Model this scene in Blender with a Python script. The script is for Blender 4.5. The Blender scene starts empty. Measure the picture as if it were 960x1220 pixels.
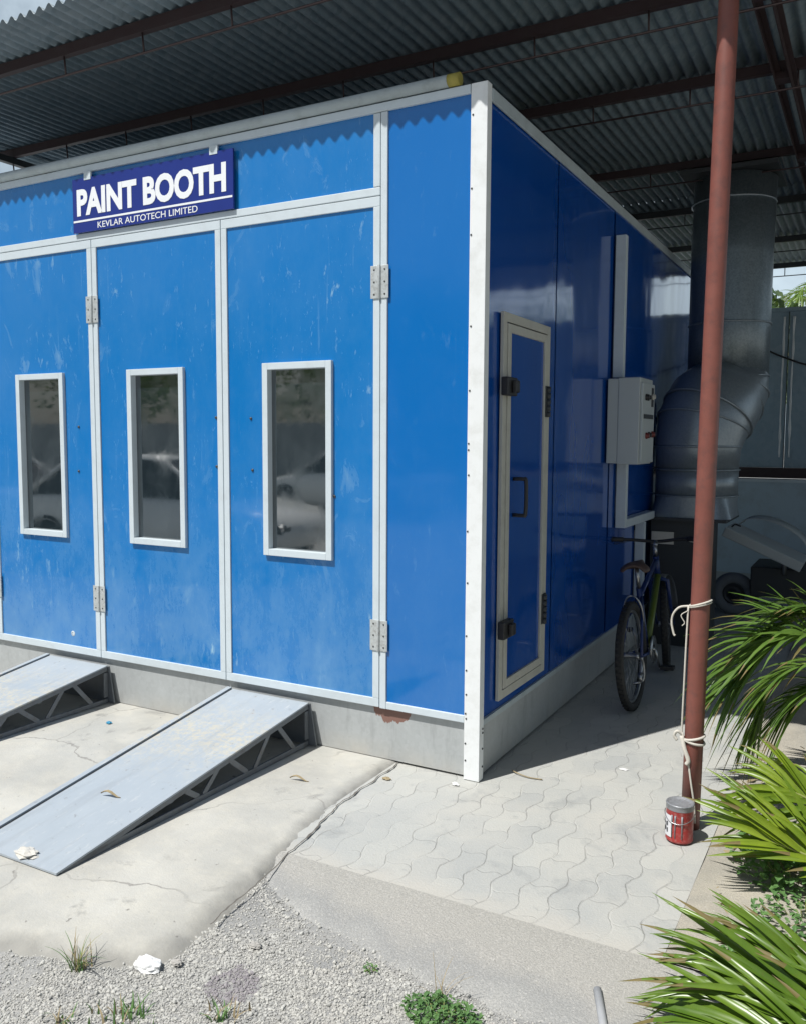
import bpy, bmesh, math, random
from mathutils import Vector, Matrix, noise
rnd = random.Random(7)
R = math.radians
scene = bpy.context.scene
col = scene.collection

# ------------------------------------------------------------------ materials
def new_mat(name):
    m = bpy.data.materials.new(name); m.use_nodes = True
    nt = m.node_tree
    return m, nt, nt.nodes['Principled BSDF']

def nd(nt, kind, **kw):
    n = nt.nodes.new(kind)
    for k, v in kw.items():
        setattr(n, k, v)
    return n

def pos_node(nt, scale=(1, 1, 1)):
    g = nd(nt, 'ShaderNodeNewGeometry')
    mp = nd(nt, 'ShaderNodeMapping')
    mp.inputs['Scale'].default_value = scale
    nt.links.new(g.outputs['Position'], mp.inputs['Vector'])
    return mp.outputs[0]

def tex_noise(nt, vec, scale, detail=5, rough=.6, dist=0):
    n = nd(nt, 'ShaderNodeTexNoise')
    n.inputs['Scale'].default_value = scale; n.inputs['Detail'].default_value = detail
    n.inputs['Roughness'].default_value = rough; n.inputs['Distortion'].default_value = dist
    nt.links.new(vec, n.inputs['Vector'])
    return n.outputs['Fac']

def ramp(nt, fac, p0, p1, c0=(0, 0, 0, 1), c1=(1, 1, 1, 1)):
    r = nd(nt, 'ShaderNodeValToRGB')
    r.color_ramp.elements[0].position = p0; r.color_ramp.elements[1].position = p1
    r.color_ramp.elements[0].color = c0; r.color_ramp.elements[1].color = c1
    nt.links.new(fac, r.inputs[0])
    return r.outputs[0]

def mixc(nt, fac, a, b):
    m = nd(nt, 'ShaderNodeMix', data_type='RGBA')
    for s, v in ((0, fac), (6, a), (7, b)):
        if isinstance(v, (int, float)): m.inputs[s].default_value = v
        elif isinstance(v, tuple): m.inputs[s].default_value = v if len(v) == 4 else (*v, 1)
        else: nt.links.new(v, m.inputs[s])
    return m.outputs[2]

def mathn(nt, op, a, b=None):
    m = nd(nt, 'ShaderNodeMath', operation=op)
    for i, v in enumerate((a, b)):
        if v is None: continue
        if isinstance(v, (int, float)): m.inputs[i].default_value = v
        else: nt.links.new(v, m.inputs[i])
    return m.outputs[0]

def bump(nt, h, b, strength=.3, dist=.01):
    n = nd(nt, 'ShaderNodeBump')
    n.inputs['Strength'].default_value = strength; n.inputs['Distance'].default_value = dist
    nt.links.new(h, n.inputs['Height'])
    nt.links.new(n.outputs[0], b.inputs['Normal'])
    return n

def band(nt, val, lo, hi, soft):
    a = ramp_lin(nt, val, lo - soft, lo + soft); b = ramp_lin(nt, val, hi + soft, hi - soft)
    return mathn(nt, 'MULTIPLY', a, b)

def ramp_lin(nt, val, a, b):
    m = nd(nt, 'ShaderNodeMapRange')
    m.inputs['From Min'].default_value = a; m.inputs['From Max'].default_value = b
    nt.links.new(val, m.inputs['Value'])
    return m.outputs[0]

def sep(nt):
    g = nd(nt, 'ShaderNodeNewGeometry'); s = nd(nt, 'ShaderNodeSeparateXYZ')
    nt.links.new(g.outputs['Position'], s.inputs[0])
    return s.outputs

def simple(name, c, rough=.5, metal=0, var=.15, scale=6, bumpk=0, bscale=80, dirt=None, dirt_amt=.5, spec=.5):
    """base colour with a mottled variation, optional dirt colour and fine bump"""
    m, nt, b = new_mat(name)
    v = pos_node(nt)
    n = tex_noise(nt, v, scale)
    lo = tuple(x * (1 - var) for x in c); hi = tuple(min(1, x * (1 + var)) for x in c)
    o = mixc(nt, n, lo, hi)
    if dirt:
        k = ramp(nt, tex_noise(nt, pos_node(nt), scale * 2.3, 7, .7), .48, .72)
        k = mathn(nt, 'MULTIPLY', k, dirt_amt)
        o = mixc(nt, k, o, dirt)
    nt.links.new(o, b.inputs['Base Color'])
    b.inputs['Metallic'].default_value = metal
    r = mathn(nt, 'MULTIPLY_ADD', n, .2); r.node.inputs[2].default_value = rough - .1
    nt.links.new(r, b.inputs['Roughness'])
    b.inputs['Specular IOR Level'].default_value = spec
    if bumpk: bump(nt, tex_noise(nt, pos_node(nt), bscale, 4), b, bumpk, .01)
    return m

M = {}
# painted blue booth panel, dusty; front weathered by sun and dust
def blue_panel(name, base, dust_c, dust, wav, rough):
    m, nt, b = new_mat(name)
    z = sep(nt)[2]
    big = tex_noise(nt, pos_node(nt, (1, 1, .5)), .8, 3, .5)
    o = mixc(nt, big, tuple(x * .92 for x in base), tuple(x * 1.08 for x in base))
    low = ramp_lin(nt, z, 1.5, .35)
    region = ramp(nt, tex_noise(nt, pos_node(nt), 1.7, 4, .55), .42, .66)
    haze = ramp(nt, tex_noise(nt, pos_node(nt, (1.5, 1.5, .8)), 2.0, 12, .78), .40, .78)
    dab = ramp(nt, tex_noise(nt, pos_node(nt, (2.6, 2.6, .9)), 9, 7, .66, .3), .60, .70)
    fine = ramp(nt, tex_noise(nt, pos_node(nt, (3, 3, 1.0)), 26, 6, .7), .62, .72)
    run = ramp(nt, tex_noise(nt, pos_node(nt, (12, 12, .45)), 2.2, 6, .7), .58, .74)
    scr = ramp(nt, tex_noise(nt, pos_node(nt, (1.0, 1.0, 9.0)), 3.0, 8, .8, .8), .66, .70)
    smu = ramp(nt, tex_noise(nt, pos_node(nt, (1.3, 1.3, .8)), 3.4, 9, .66, 1.0), .58, .78)
    reg2 = ramp(nt, tex_noise(nt, pos_node(nt), 1.1, 3, .5), .46, .60)
    hz = mathn(nt, 'MULTIPLY_ADD', low, .40); hz.node.inputs[2].default_value = .10
    k = mathn(nt, 'MULTIPLY', haze, hz)
    k = mathn(nt, 'ADD', k, mathn(nt, 'MULTIPLY', mathn(nt, 'MULTIPLY', dab, region), .75))
    k = mathn(nt, 'ADD', k, mathn(nt, 'MULTIPLY', mathn(nt, 'MULTIPLY', fine, region), .40))
    k = mathn(nt, 'ADD', k, mathn(nt, 'MULTIPLY', mathn(nt, 'MULTIPLY', run, region), .22))
    k = mathn(nt, 'ADD', k, mathn(nt, 'MULTIPLY', scr, .12))
    k = mathn(nt, 'ADD', k, mathn(nt, 'MULTIPLY', mathn(nt, 'MULTIPLY', smu, reg2), .65))
    k = mathn(nt, 'MULTIPLY', k, dust)
    k.node.use_clamp = True
    o = mixc(nt, k, o, dust_c)
    nt.links.new(o, b.inputs['Base Color'])
    r = mathn(nt, 'MULTIPLY_ADD', k, .6); r.node.inputs[2].default_value = rough
    nt.links.new(r, b.inputs['Roughness'])
    b.inputs['Coat Weight'].default_value = .6
    b.inputs['Coat Roughness'].default_value = .06
    h = tex_noise(nt, pos_node(nt, (1, 1, .6)), 1.7, 2, .5)
    bump(nt, h, b, wav, .05)
    return m
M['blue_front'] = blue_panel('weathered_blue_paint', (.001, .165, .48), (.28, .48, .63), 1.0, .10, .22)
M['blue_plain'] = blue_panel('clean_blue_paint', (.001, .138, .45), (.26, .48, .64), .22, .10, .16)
M['blue_side'] = blue_panel('glossy_shaded_blue', (.002, .072, .36), (.2, .34, .5), .16, .34, .10)  # deeper copy of the booth blue, side wall's shade put into the colour
M['alu'] = simple('white_aluminium_trim', (.58, .65, .69), .42, 0, .03, 5, dirt=(.42, .46, .47), dirt_amt=.3)
M['alu_shade'] = simple('shaded_cream_trim', (.50, .49, .43), .5, 0, .06, 5, dirt=(.28, .26, .22), dirt_amt=.35)  # cream trim with the side door's shade worked into its tone
M['post'] = simple('white_corner_post_paint', (.78, .80, .80), .45, 0, .04, 4, dirt=(.5, .5, .46), dirt_amt=.35)
M['screw'] = simple('dark_screw_metal', (.08, .08, .08), .5, .6)
M['gap'] = simple('dark_rubber_gap', (.02, .022, .025), .8)
M['hinge'] = simple('dull_hinge_steel', (.54, .57, .57), .45, .3, .12, 30, dirt=(.2, .18, .15), dirt_amt=.6)
M['black'] = simple('black_plastic', (.02, .02, .022), .45)
M['sign_blue'] = simple('glossy_indigo_sign', (.016, .032, .21), .12, 0, .2, 3)
M['sign_white'] = simple('white_vinyl_letters', (.82, .84, .86), .4, 0, .03)
M['pipe_grey'] = simple('weathered_grey_tube', (.44, .50, .52), .5, 0, .1, 5, dirt=(.26, .29, .29), dirt_amt=.4)
M['yellow'] = simple('faded_yellow_paint', (.34, .29, .06), .6, 0, .2, 20)
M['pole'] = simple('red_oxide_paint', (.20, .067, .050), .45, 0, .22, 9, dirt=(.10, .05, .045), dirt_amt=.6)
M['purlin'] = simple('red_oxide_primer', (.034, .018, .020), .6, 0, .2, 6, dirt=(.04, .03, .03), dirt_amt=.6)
M['steel_dark'] = simple('dark_steel', (.045, .05, .055), .5, .3)
M['box_grey'] = simple('light_grey_enamel', (.46, .50, .50), .4, 0, .05, 8)
M['red_btn'] = simple('red_switch', (.16, .03, .025), .4)
M['cream'] = simple('old_white_plate', (.55, .53, .48), .6, 0, .1, 10)
M['rope'] = simple('dirty_white_rope', (.55, .52, .46), .8, 0, .2, 60)
M['tyre'] = simple('black_rubber', (.022, .022, .022), .75, 0, .2, 40)
M['tyre_grey'] = simple('dusty_grey_rubber', (.20, .215, .23), .8, 0, .2, 20)
M['chrome'] = simple('worn_chrome', (.38, .39, .40), .3, .9)
M['bike_blue'] = simple('dark_blue_frame_paint', (.010, .028, .12), .3)
M['bike_green'] = simple('lime_frame_paint', (.11, .15, .02), .35)
M['saddle'] = simple('brown_saddle_vinyl', (.08, .05, .04), .55)
M['can_red'] = simple('red_printed_tin', (.33, .028, .026), .38, 0, .3, 25, dirt=(.5, .4, .36), dirt_amt=.4)
M['can_lid'] = simple('scuffed_grey_lid', (.30, .31, .33), .4, .3, .25, 30, dirt=(.1, .1, .1), dirt_amt=.6)
M['paper'] = simple('white_paper_label', (.68, .68, .70), .6, 0, .06, 40)
M['foil'] = simple('crumpled_white_plastic', (.74, .74, .73), .35, 0, .08, 30)
M['ramp_side'] = simple('grey_painted_angle_iron', (.15, .165, .18), .5, .2, .2, 9, dirt=(.10, .09, .08), dirt_amt=.6)
M['straw'] = simple('dry_stalk', (.30, .24, .14), .8, 0, .3, 40)
M['stone'] = simple('grey_pebble', (.36, .345, .32), .85, 0, .25, 30)
M['blue_bit'] = simple('turquoise_plastic', (.03, .25, .42), .4)
M['hose'] = simple('grey_hose', (.36, .37, .38), .6, 0, .15, 30)
M['car_white'] = simple('white_car_paint', (.72, .73, .72), .18, 0, .02)
M['car_glass'] = simple('dark_car_glass', (.02, .025, .03), .08)
M['wall_far'] = simple('weathered_cement_render', (.25, .26, .265), .9, 0, .2, 1.2, dirt=(.16, .16, .15), dirt_amt=.6)
M['white_wall'] = simple('pale_grey_render', (.42, .52, .58), .8, 0, .08, 2, dirt=(.3, .32, .33), dirt_amt=.5)
M['blade_dry'] = simple('dry_grass_blade', (.26, .25, .10), .7, 0, .3, 30)

def glass_mat():
    m, nt, b = new_mat('dusty_dark_glass')
    dust = ramp(nt, tex_noise(nt, pos_node(nt, (1.4, 1, .8)), 5.0, 8, .7, .4), .45, .85)
    spk = ramp(nt, tex_noise(nt, pos_node(nt), 60, 4, .7), .62, .72)
    z = sep(nt)[2]
    k = mathn(nt, 'ADD', mathn(nt, 'MULTIPLY', dust, .55), mathn(nt, 'MULTIPLY', spk, .12))
    nt.links.new(mixc(nt, k, (.010, .018, .023), (.065, .085, .095)), b.inputs['Base Color'])
    r = mathn(nt, 'MULTIPLY_ADD', k, .25); r.node.inputs[2].default_value = .03
    nt.links.new(r, b.inputs['Roughness'])
    b.inputs['IOR'].default_value = 2.9
    return m
M['glass'] = glass_mat()

def galv(name, c, rust=False, sp=1.0, metal=.35, rough=.45):
    m, nt, b = new_mat(name)
    v = nd(nt, 'ShaderNodeTexVoronoi'); v.inputs['Scale'].default_value = 45 * sp
    nt.links.new(pos_node(nt), v.inputs['Vector'])
    n = tex_noise(nt, pos_node(nt, (1, 1, .6)), 3.5, 8, .65)
    o = mixc(nt, n, tuple(x * .8 for x in c), tuple(x * 1.2 for x in c))
    o = mixc(nt, mathn(nt, 'MULTIPLY', v.outputs['Color'], .12), o, (.75, .78, .8))
    wet = ramp(nt, tex_noise(nt, pos_node(nt, (6, 6, 1.2)), 2.5, 7, .7), .55, .72)
    o = mixc(nt, mathn(nt, 'MULTIPLY', wet, .4), o, tuple(x * .55 for x in c))
    if rust:
        s = sep(nt)
        k = mathn(nt, 'MULTIPLY', band(nt, s[0], -.60, -.38, .08), ramp_lin(nt, s[2], .15, .27))
        nn = tex_noise(nt, pos_node(nt, (9, 9, 2.0)), 3, 6, .65)
        k = mathn(nt, 'GREATER_THAN', mathn(nt, 'ADD', mathn(nt, 'MULTIPLY', k, .75), mathn(nt, 'MULTIPLY', nn, .5)), .62)
        o = mixc(nt, mathn(nt, 'MULTIPLY', k, .85), o, (.20, .075, .045))
        dl = mathn(nt, 'MULTIPLY', ramp_lin(nt, s[2], .12, .0), ramp(nt, n, .35, .65))
        o = mixc(nt, mathn(nt, 'MULTIPLY', dl, .6), o, (.46, .42, .35))
    nt.links.new(o, b.inputs['Base Color'])
    b.inputs['Metallic'].default_value = metal
    b.inputs['Roughness'].default_value = rough
    bump(nt, tex_noise(nt, pos_node(nt), 9, 3), b, .12, .02)
    return m
M['galv'] = galv('galvanised_plinth_sheet', (.40, .42, .42), True, metal=.1, rough=.55)
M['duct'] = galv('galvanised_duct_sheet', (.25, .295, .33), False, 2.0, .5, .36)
M['duct_dark'] = galv('dark_riser_sheet', (.14, .18, .205), False, 2.0, .55, .34)  # same sheet as the duct, in a darker tone
M['roof'] = galv('zinc_roof_sheet', (.115, .165, .200), False, .6, .1, .5)
M['wall_metal'] = galv('blue_grey_metal_sheet', (.25, .35, .42), False, .4, .1, .6)

def deck_mat():
    m, nt, b = new_mat('scuffed_grey_ramp_paint')
    s = sep(nt)
    n = tex_noise(nt, pos_node(nt), 4, 8, .7)
    o = mixc(nt, n, (.30, .345, .385), (.40, .44, .475))
    dirt = ramp(nt, tex_noise(nt, pos_node(nt), 34, 8, .8), .44, .56)
    zone = mathn(nt, 'MULTIPLY', band(nt, s[1], -.80, -.30, .2), ramp(nt, tex_noise(nt, pos_node(nt), 4, 4), .30, .5))
    o = mixc(nt, mathn(nt, 'MULTIPLY', mathn(nt, 'MULTIPLY', dirt, zone), .9), o, (.50, .46, .36))
    sc = ramp(nt, tex_noise(nt, pos_node(nt, (3, .8, 1)), 14, 8, .75), .56, .68)
    o = mixc(nt, mathn(nt, 'MULTIPLY', sc, .5), o, (.56, .56, .54))
    dk = ramp(nt, tex_noise(nt, pos_node(nt), 22, 6, .7), .62, .70)
    o = mixc(nt, mathn(nt, 'MULTIPLY', dk, .55), o, (.17, .17, .17))
    tr = ramp(nt, tex_noise(nt, pos_node(nt, (7, .5, 1)), 2.2, 7, .7), .52, .68)
    o = mixc(nt, mathn(nt, 'MULTIPLY', tr, .35), o, (.24, .26, .28))
    ru = ramp(nt, tex_noise(nt, pos_node(nt), 11, 7, .7), .66, .72)
    o = mixc(nt, mathn(nt, 'MULTIPLY', ru, .5), o, (.24, .15, .10))
    nt.links.new(o, b.inputs['Base Color']); b.inputs['Roughness'].default_value = .5
    bump(nt, n, b, .15, .01)
    return m
M['deck'] = deck_mat()

def concrete(name, c, stains=True, speck=0.0, bk=.25):
    m, nt, b = new_mat(name)
    n1 = tex_noise(nt, pos_node(nt), 1.6, 8, .6, .4)
    n2 = tex_noise(nt, pos_node(nt), 9, 8, .7)
    o = mixc(nt, ramp(nt, n1, .3, .7), tuple(x * .82 for x in c), tuple(x * 1.15 for x in c))
    o = mixc(nt, mathn(nt, 'MULTIPLY', ramp(nt, n2, .45, .75), .35), o, (c[0] * 1.35, c[1] * 1.3, c[2] * 1.2))
    if stains:
        s0 = ramp(nt, tex_noise(nt, pos_node(nt), 1.1, 7, .6, .3), .46, .64)
        o = mixc(nt, mathn(nt, 'MULTIPLY', s0, .45), o, (.30, .31, .305))
        s1 = ramp(nt, tex_noise(nt, pos_node(nt), 4.5, 8, .66, .3), .60, .68)
        o = mixc(nt, mathn(nt, 'MULTIPLY', s1, .5), o, (.19, .19, .185))
        s2 = ramp(nt, tex_noise(nt, pos_node(nt), 24, 4, .55), .69, .73)
        o = mixc(nt, mathn(nt, 'MULTIPLY', s2, .7), o, (.14, .13, .12))
        ae = nd(nt, 'ShaderNodeAttribute'); ae.attribute_name = 'edge'
        ek = ramp(nt, mathn(nt, 'ADD', mathn(nt, 'MULTIPLY', ae.outputs['Fac'], .62), mathn(nt, 'MULTIPLY', tex_noise(nt, pos_node(nt), 7, 8, .68), .55)), .52, .82)
        o = mixc(nt, mathn(nt, 'MULTIPLY', ek, .62), o, (.20, .195, .18))
        v = nd(nt, 'ShaderNodeTexVoronoi', feature='DISTANCE_TO_EDGE'); v.inputs['Scale'].default_value = 1.1
        w = nd(nt, 'ShaderNodeVectorMath', operation='MULTIPLY_ADD')
        nz = nd(nt, 'ShaderNodeTexNoise'); nz.inputs['Scale'].default_value = 3; nz.inputs['Detail'].default_value = 6
        p = pos_node(nt); nt.links.new(p, nz.inputs['Vector'])
        nt.links.new(nz.outputs['Color'], w.inputs[0]); w.inputs[1].default_value = (.35, .35, 0); nt.links.new(p, w.inputs[2])
        nt.links.new(w.outputs[0], v.inputs['Vector'])
        ck = mathn(nt, 'MULTIPLY', mathn(nt, 'LESS_THAN', v.outputs['Distance'], .006), ramp(nt, n1, .42, .6))
        o = mixc(nt, mathn(nt, 'MULTIPLY', ck, .55), o, (.14, .13, .12))
    else:
        gb = ramp(nt, tex_noise(nt, pos_node(nt), 2.6, 8, .65, .4), .44, .66)
        o = mixc(nt, mathn(nt, 'MULTIPLY', gb, .6), o, (c[0] * .66, c[1] * .69, c[2] * .74))
    if name.startswith('rough'):
        at = nd(nt, 'ShaderNodeAttribute'); at.attribute_name = 'across'
        kk = mathn(nt, 'ADD', at.outputs['Fac'], mathn(nt, 'MULTIPLY', mathn(nt, 'SUBTRACT', tex_noise(nt, pos_node(nt), 4.5, 7, .65), .5), .9))
        cr = nd(nt, 'ShaderNodeValToRGB'); el = cr.color_ramp.elements
        el[0].position = .05; el[0].color = (.455, .44, .40, 1); el[1].position = 1.0; el[1].color = (.48, .475, .45, 1)
        for p_, c_ in ((.45, (.445, .43, .395, 1)), (.70, (.36, .36, .35, 1)), (.86, (.40, .40, .385, 1))):
            x_ = el.new(p_); x_.color = c_
        nt.links.new(kk, cr.inputs[0]); o = mixc(nt, .85, o, cr.outputs[0])
    if speck:
        sp = tex_noise(nt, pos_node(nt), 170, 3, .7)
        o = mixc(nt, mathn(nt, 'MULTIPLY', ramp(nt, sp, .35, .7), speck), o, (.16, .16, .155))
        sp2 = tex_noise(nt, pos_node(nt), 120, 2, .6)
        o = mixc(nt, mathn(nt, 'MULTIPLY', ramp(nt, sp2, .58, .7), speck * .8), o, (.62, .6, .56))
    nt.links.new(o, b.inputs['Base Color']); b.inputs['Roughness'].default_value = .88
    b.inputs['Specular IOR Level'].default_value = .25
    h = mathn(nt, 'ADD', mathn(nt, 'MULTIPLY', n2, .6), tex_noise(nt, pos_node(nt), 130 if speck else 60, 4, .7))
    bump(nt, h, b, bk, .012)
    return m
M['apron'] = concrete('dusty_apron_concrete', (.455, .445, .405))
M['border'] = concrete('rough_aggregate_concrete', (.42, .41, .375), False, .5, .55)
M['gravel_ground'] = concrete('gravelly_dirt', (.43, .425, .405), False, .6, .7)
M['soil'] = concrete('sandy_soil', (.45, .415, .345), False, .35, .5)

def paving_mat():
    m, nt, b = new_mat('dusty_interlocking_pavers')
    s = sep(nt)
    nzf = mathn(nt, 'MULTIPLY', mathn(nt, 'SUBTRACT', tex_noise(nt, pos_node(nt), 18, 3), .5), .022)
    wx = mathn(nt, 'ADD', s[0], mathn(nt, 'MULTIPLY', mathn(nt, 'SINE', mathn(nt, 'MULTIPLY', s[1], 2 * math.pi / .225)), .016))
    wx = mathn(nt, 'DIVIDE', mathn(nt, 'ADD', wx, nzf), .1125)
    row = mathn(nt, 'FLOOR', wx)
    wy = mathn(nt, 'ADD', s[1], mathn(nt, 'MULTIPLY', mathn(nt, 'SINE', mathn(nt, 'MULTIPLY', s[0], 2 * math.pi / .1125)), .012))
    wy = mathn(nt, 'ADD', mathn(nt, 'DIVIDE', mathn(nt, 'ADD', wy, nzf), .225), mathn(nt, 'MULTIPLY', row, .5))
    jl = ramp_lin(nt, mathn(nt, 'ABSOLUTE', mathn(nt, 'SUBTRACT', mathn(nt, 'FRACT', wx), .5)), .458, .49)
    jc_ = ramp_lin(nt, mathn(nt, 'ABSOLUTE', mathn(nt, 'SUBTRACT', mathn(nt, 'FRACT', wy), .5)), .478, .495)
    joint = mathn(nt, 'MAXIMUM', jl, mathn(nt, 'MULTIPLY', jc_, .6))
    cell = nd(nt, 'ShaderNodeTexWhiteNoise', noise_dimensions='2D')
    cc_ = nd(nt, 'ShaderNodeCombineXYZ'); nt.links.new(row, cc_.inputs[0]); nt.links.new(mathn(nt, 'FLOOR', wy), cc_.inputs[1]); nt.links.new(cc_.outputs[0], cell.inputs['Vector'])
    n1 = tex_noise(nt, pos_node(nt), 2.2, 8, .62, .4)
    o = mixc(nt, cell.outputs['Value'], (.365, .375, .365), (.43, .435, .41))
    o = mixc(nt, mathn(nt, 'MULTIPLY', ramp(nt, n1, .42, .68), .75), o, (.47, .46, .42))
    dk = ramp(nt, tex_noise(nt, pos_node(nt), 3.4, 8, .66, .5), .55, .72)
    o = mixc(nt, mathn(nt, 'MULTIPLY', dk, .6), o, (.22, .235, .245))
    dk2 = ramp(nt, tex_noise(nt, pos_node(nt), 13, 8, .75, .3), .58, .70)
    o = mixc(nt, mathn(nt, 'MULTIPLY', dk2, .55), o, (.25, .26, .26))
    o = mixc(nt, mathn(nt, 'MULTIPLY', ramp_lin(nt, mathn(nt, 'ADD', s[1], mathn(nt, 'MULTIPLY', mathn(nt, 'SUBTRACT', tex_noise(nt, pos_node(nt), 6, 6, .65), .5), .25)), -.93, -1.04), .9), o, (.455, .44, .40))
    vis = ramp(nt, tex_noise(nt, pos_node(nt), 3.2, 5, .6), .36, .58)
    side = ramp(nt, tex_noise(nt, pos_node(nt), 7, 3, .5), .52, .62)
    jc = mixc(nt, side, (.19, .19, .18), (.58, .57, .52))
    o = mixc(nt, mathn(nt, 'MULTIPLY', mathn(nt, 'MULTIPLY', joint, vis), .42), o, jc)
    fine = ramp(nt, tex_noise(nt, pos_node(nt), 90, 5, .7), .4, .8)
    o = mixc(nt, mathn(nt, 'MULTIPLY', fine, .25), o, (.52, .5, .46))
    nt.links.new(o, b.inputs['Base Color']); b.inputs['Roughness'].default_value = .88
    b.inputs['Specular IOR Level'].default_value = .25
    h = mathn(nt, 'SUBTRACT', mathn(nt, 'MULTIPLY', fine, .25), mathn(nt, 'MULTIPLY', mathn(nt, 'MULTIPLY', joint, vis), .9))
    h = mathn(nt, 'ADD', h, mathn(nt, 'MULTIPLY', n1, 1.2))
    bump(nt, h, b, .55, .008)
    return m
M['paving'] = paving_mat()

def leaf_mat(name, c0, c1, rough=.38, trans=.3):
    m, nt, b = new_mat(name)
    n = tex_noise(nt, pos_node(nt), 7, 4, .6)
    n2 = tex_noise(nt, pos_node(nt), 40, 3, .6)
    o = mixc(nt, ramp(nt, n, .35, .65), c0, c1)
    o = mixc(nt, mathn(nt, 'MULTIPLY', ramp(nt, n2, .6, .75), .35), o, (.16, .13, .03))
    nt.links.new(o, b.inputs['Base Color']); b.inputs['Roughness'].default_value = rough
    t = nd(nt, 'ShaderNodeBsdfTranslucent')
    nt.links.new(mixc(nt, .35, o, (.20, .30, .02)), t.inputs['Color'])
    mx = nd(nt, 'ShaderNodeMixShader'); mx.inputs[0].default_value = trans
    nt.links.new(b.outputs[0], mx.inputs[1]); nt.links.new(t.outputs[0], mx.inputs[2])
    nt.links.new(mx.outputs[0], nt.nodes['Material Output'].inputs['Surface'])
    return m
M['palm_deep'] = leaf_mat('deep_green_palm_leaf', (.075, .155, .030), (.14, .24, .045), .30)
M['palm_lime'] = leaf_mat('yellow_green_palm_leaf', (.13, .23, .02), (.26, .35, .028), .34, .35)
M['palm_mid'] = leaf_mat('mid_green_palm_leaf', (.085, .165, .018), (.15, .245, .028), .30, .3)
M['herb'] = leaf_mat('herb_leaf', (.085, .19, .06), (.15, .29, .09), .6, .3)
M['tree_leaf'] = leaf_mat('tree_leaf', (.03, .07, .018), (.07, .12, .03), .6, .25)
M['dry_tip'] = leaf_mat('dry_leaf_tip', (.14, .12, .03), (.20, .15, .06), .6, .2)
M['stem'] = simple('palm_stem', (.20, .22, .06), .6, 0, .3, 12)
M['bark'] = simple('palm_bark', (.10, .075, .05), .9, 0, .3, 15, .4, 60)

# ------------------------------------------------------------------ mesh builder
def wloc(o):
    v = Vector((0, 0, 0))
    while o is not None:
        v += o.location; o = o.parent
    return v

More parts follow.
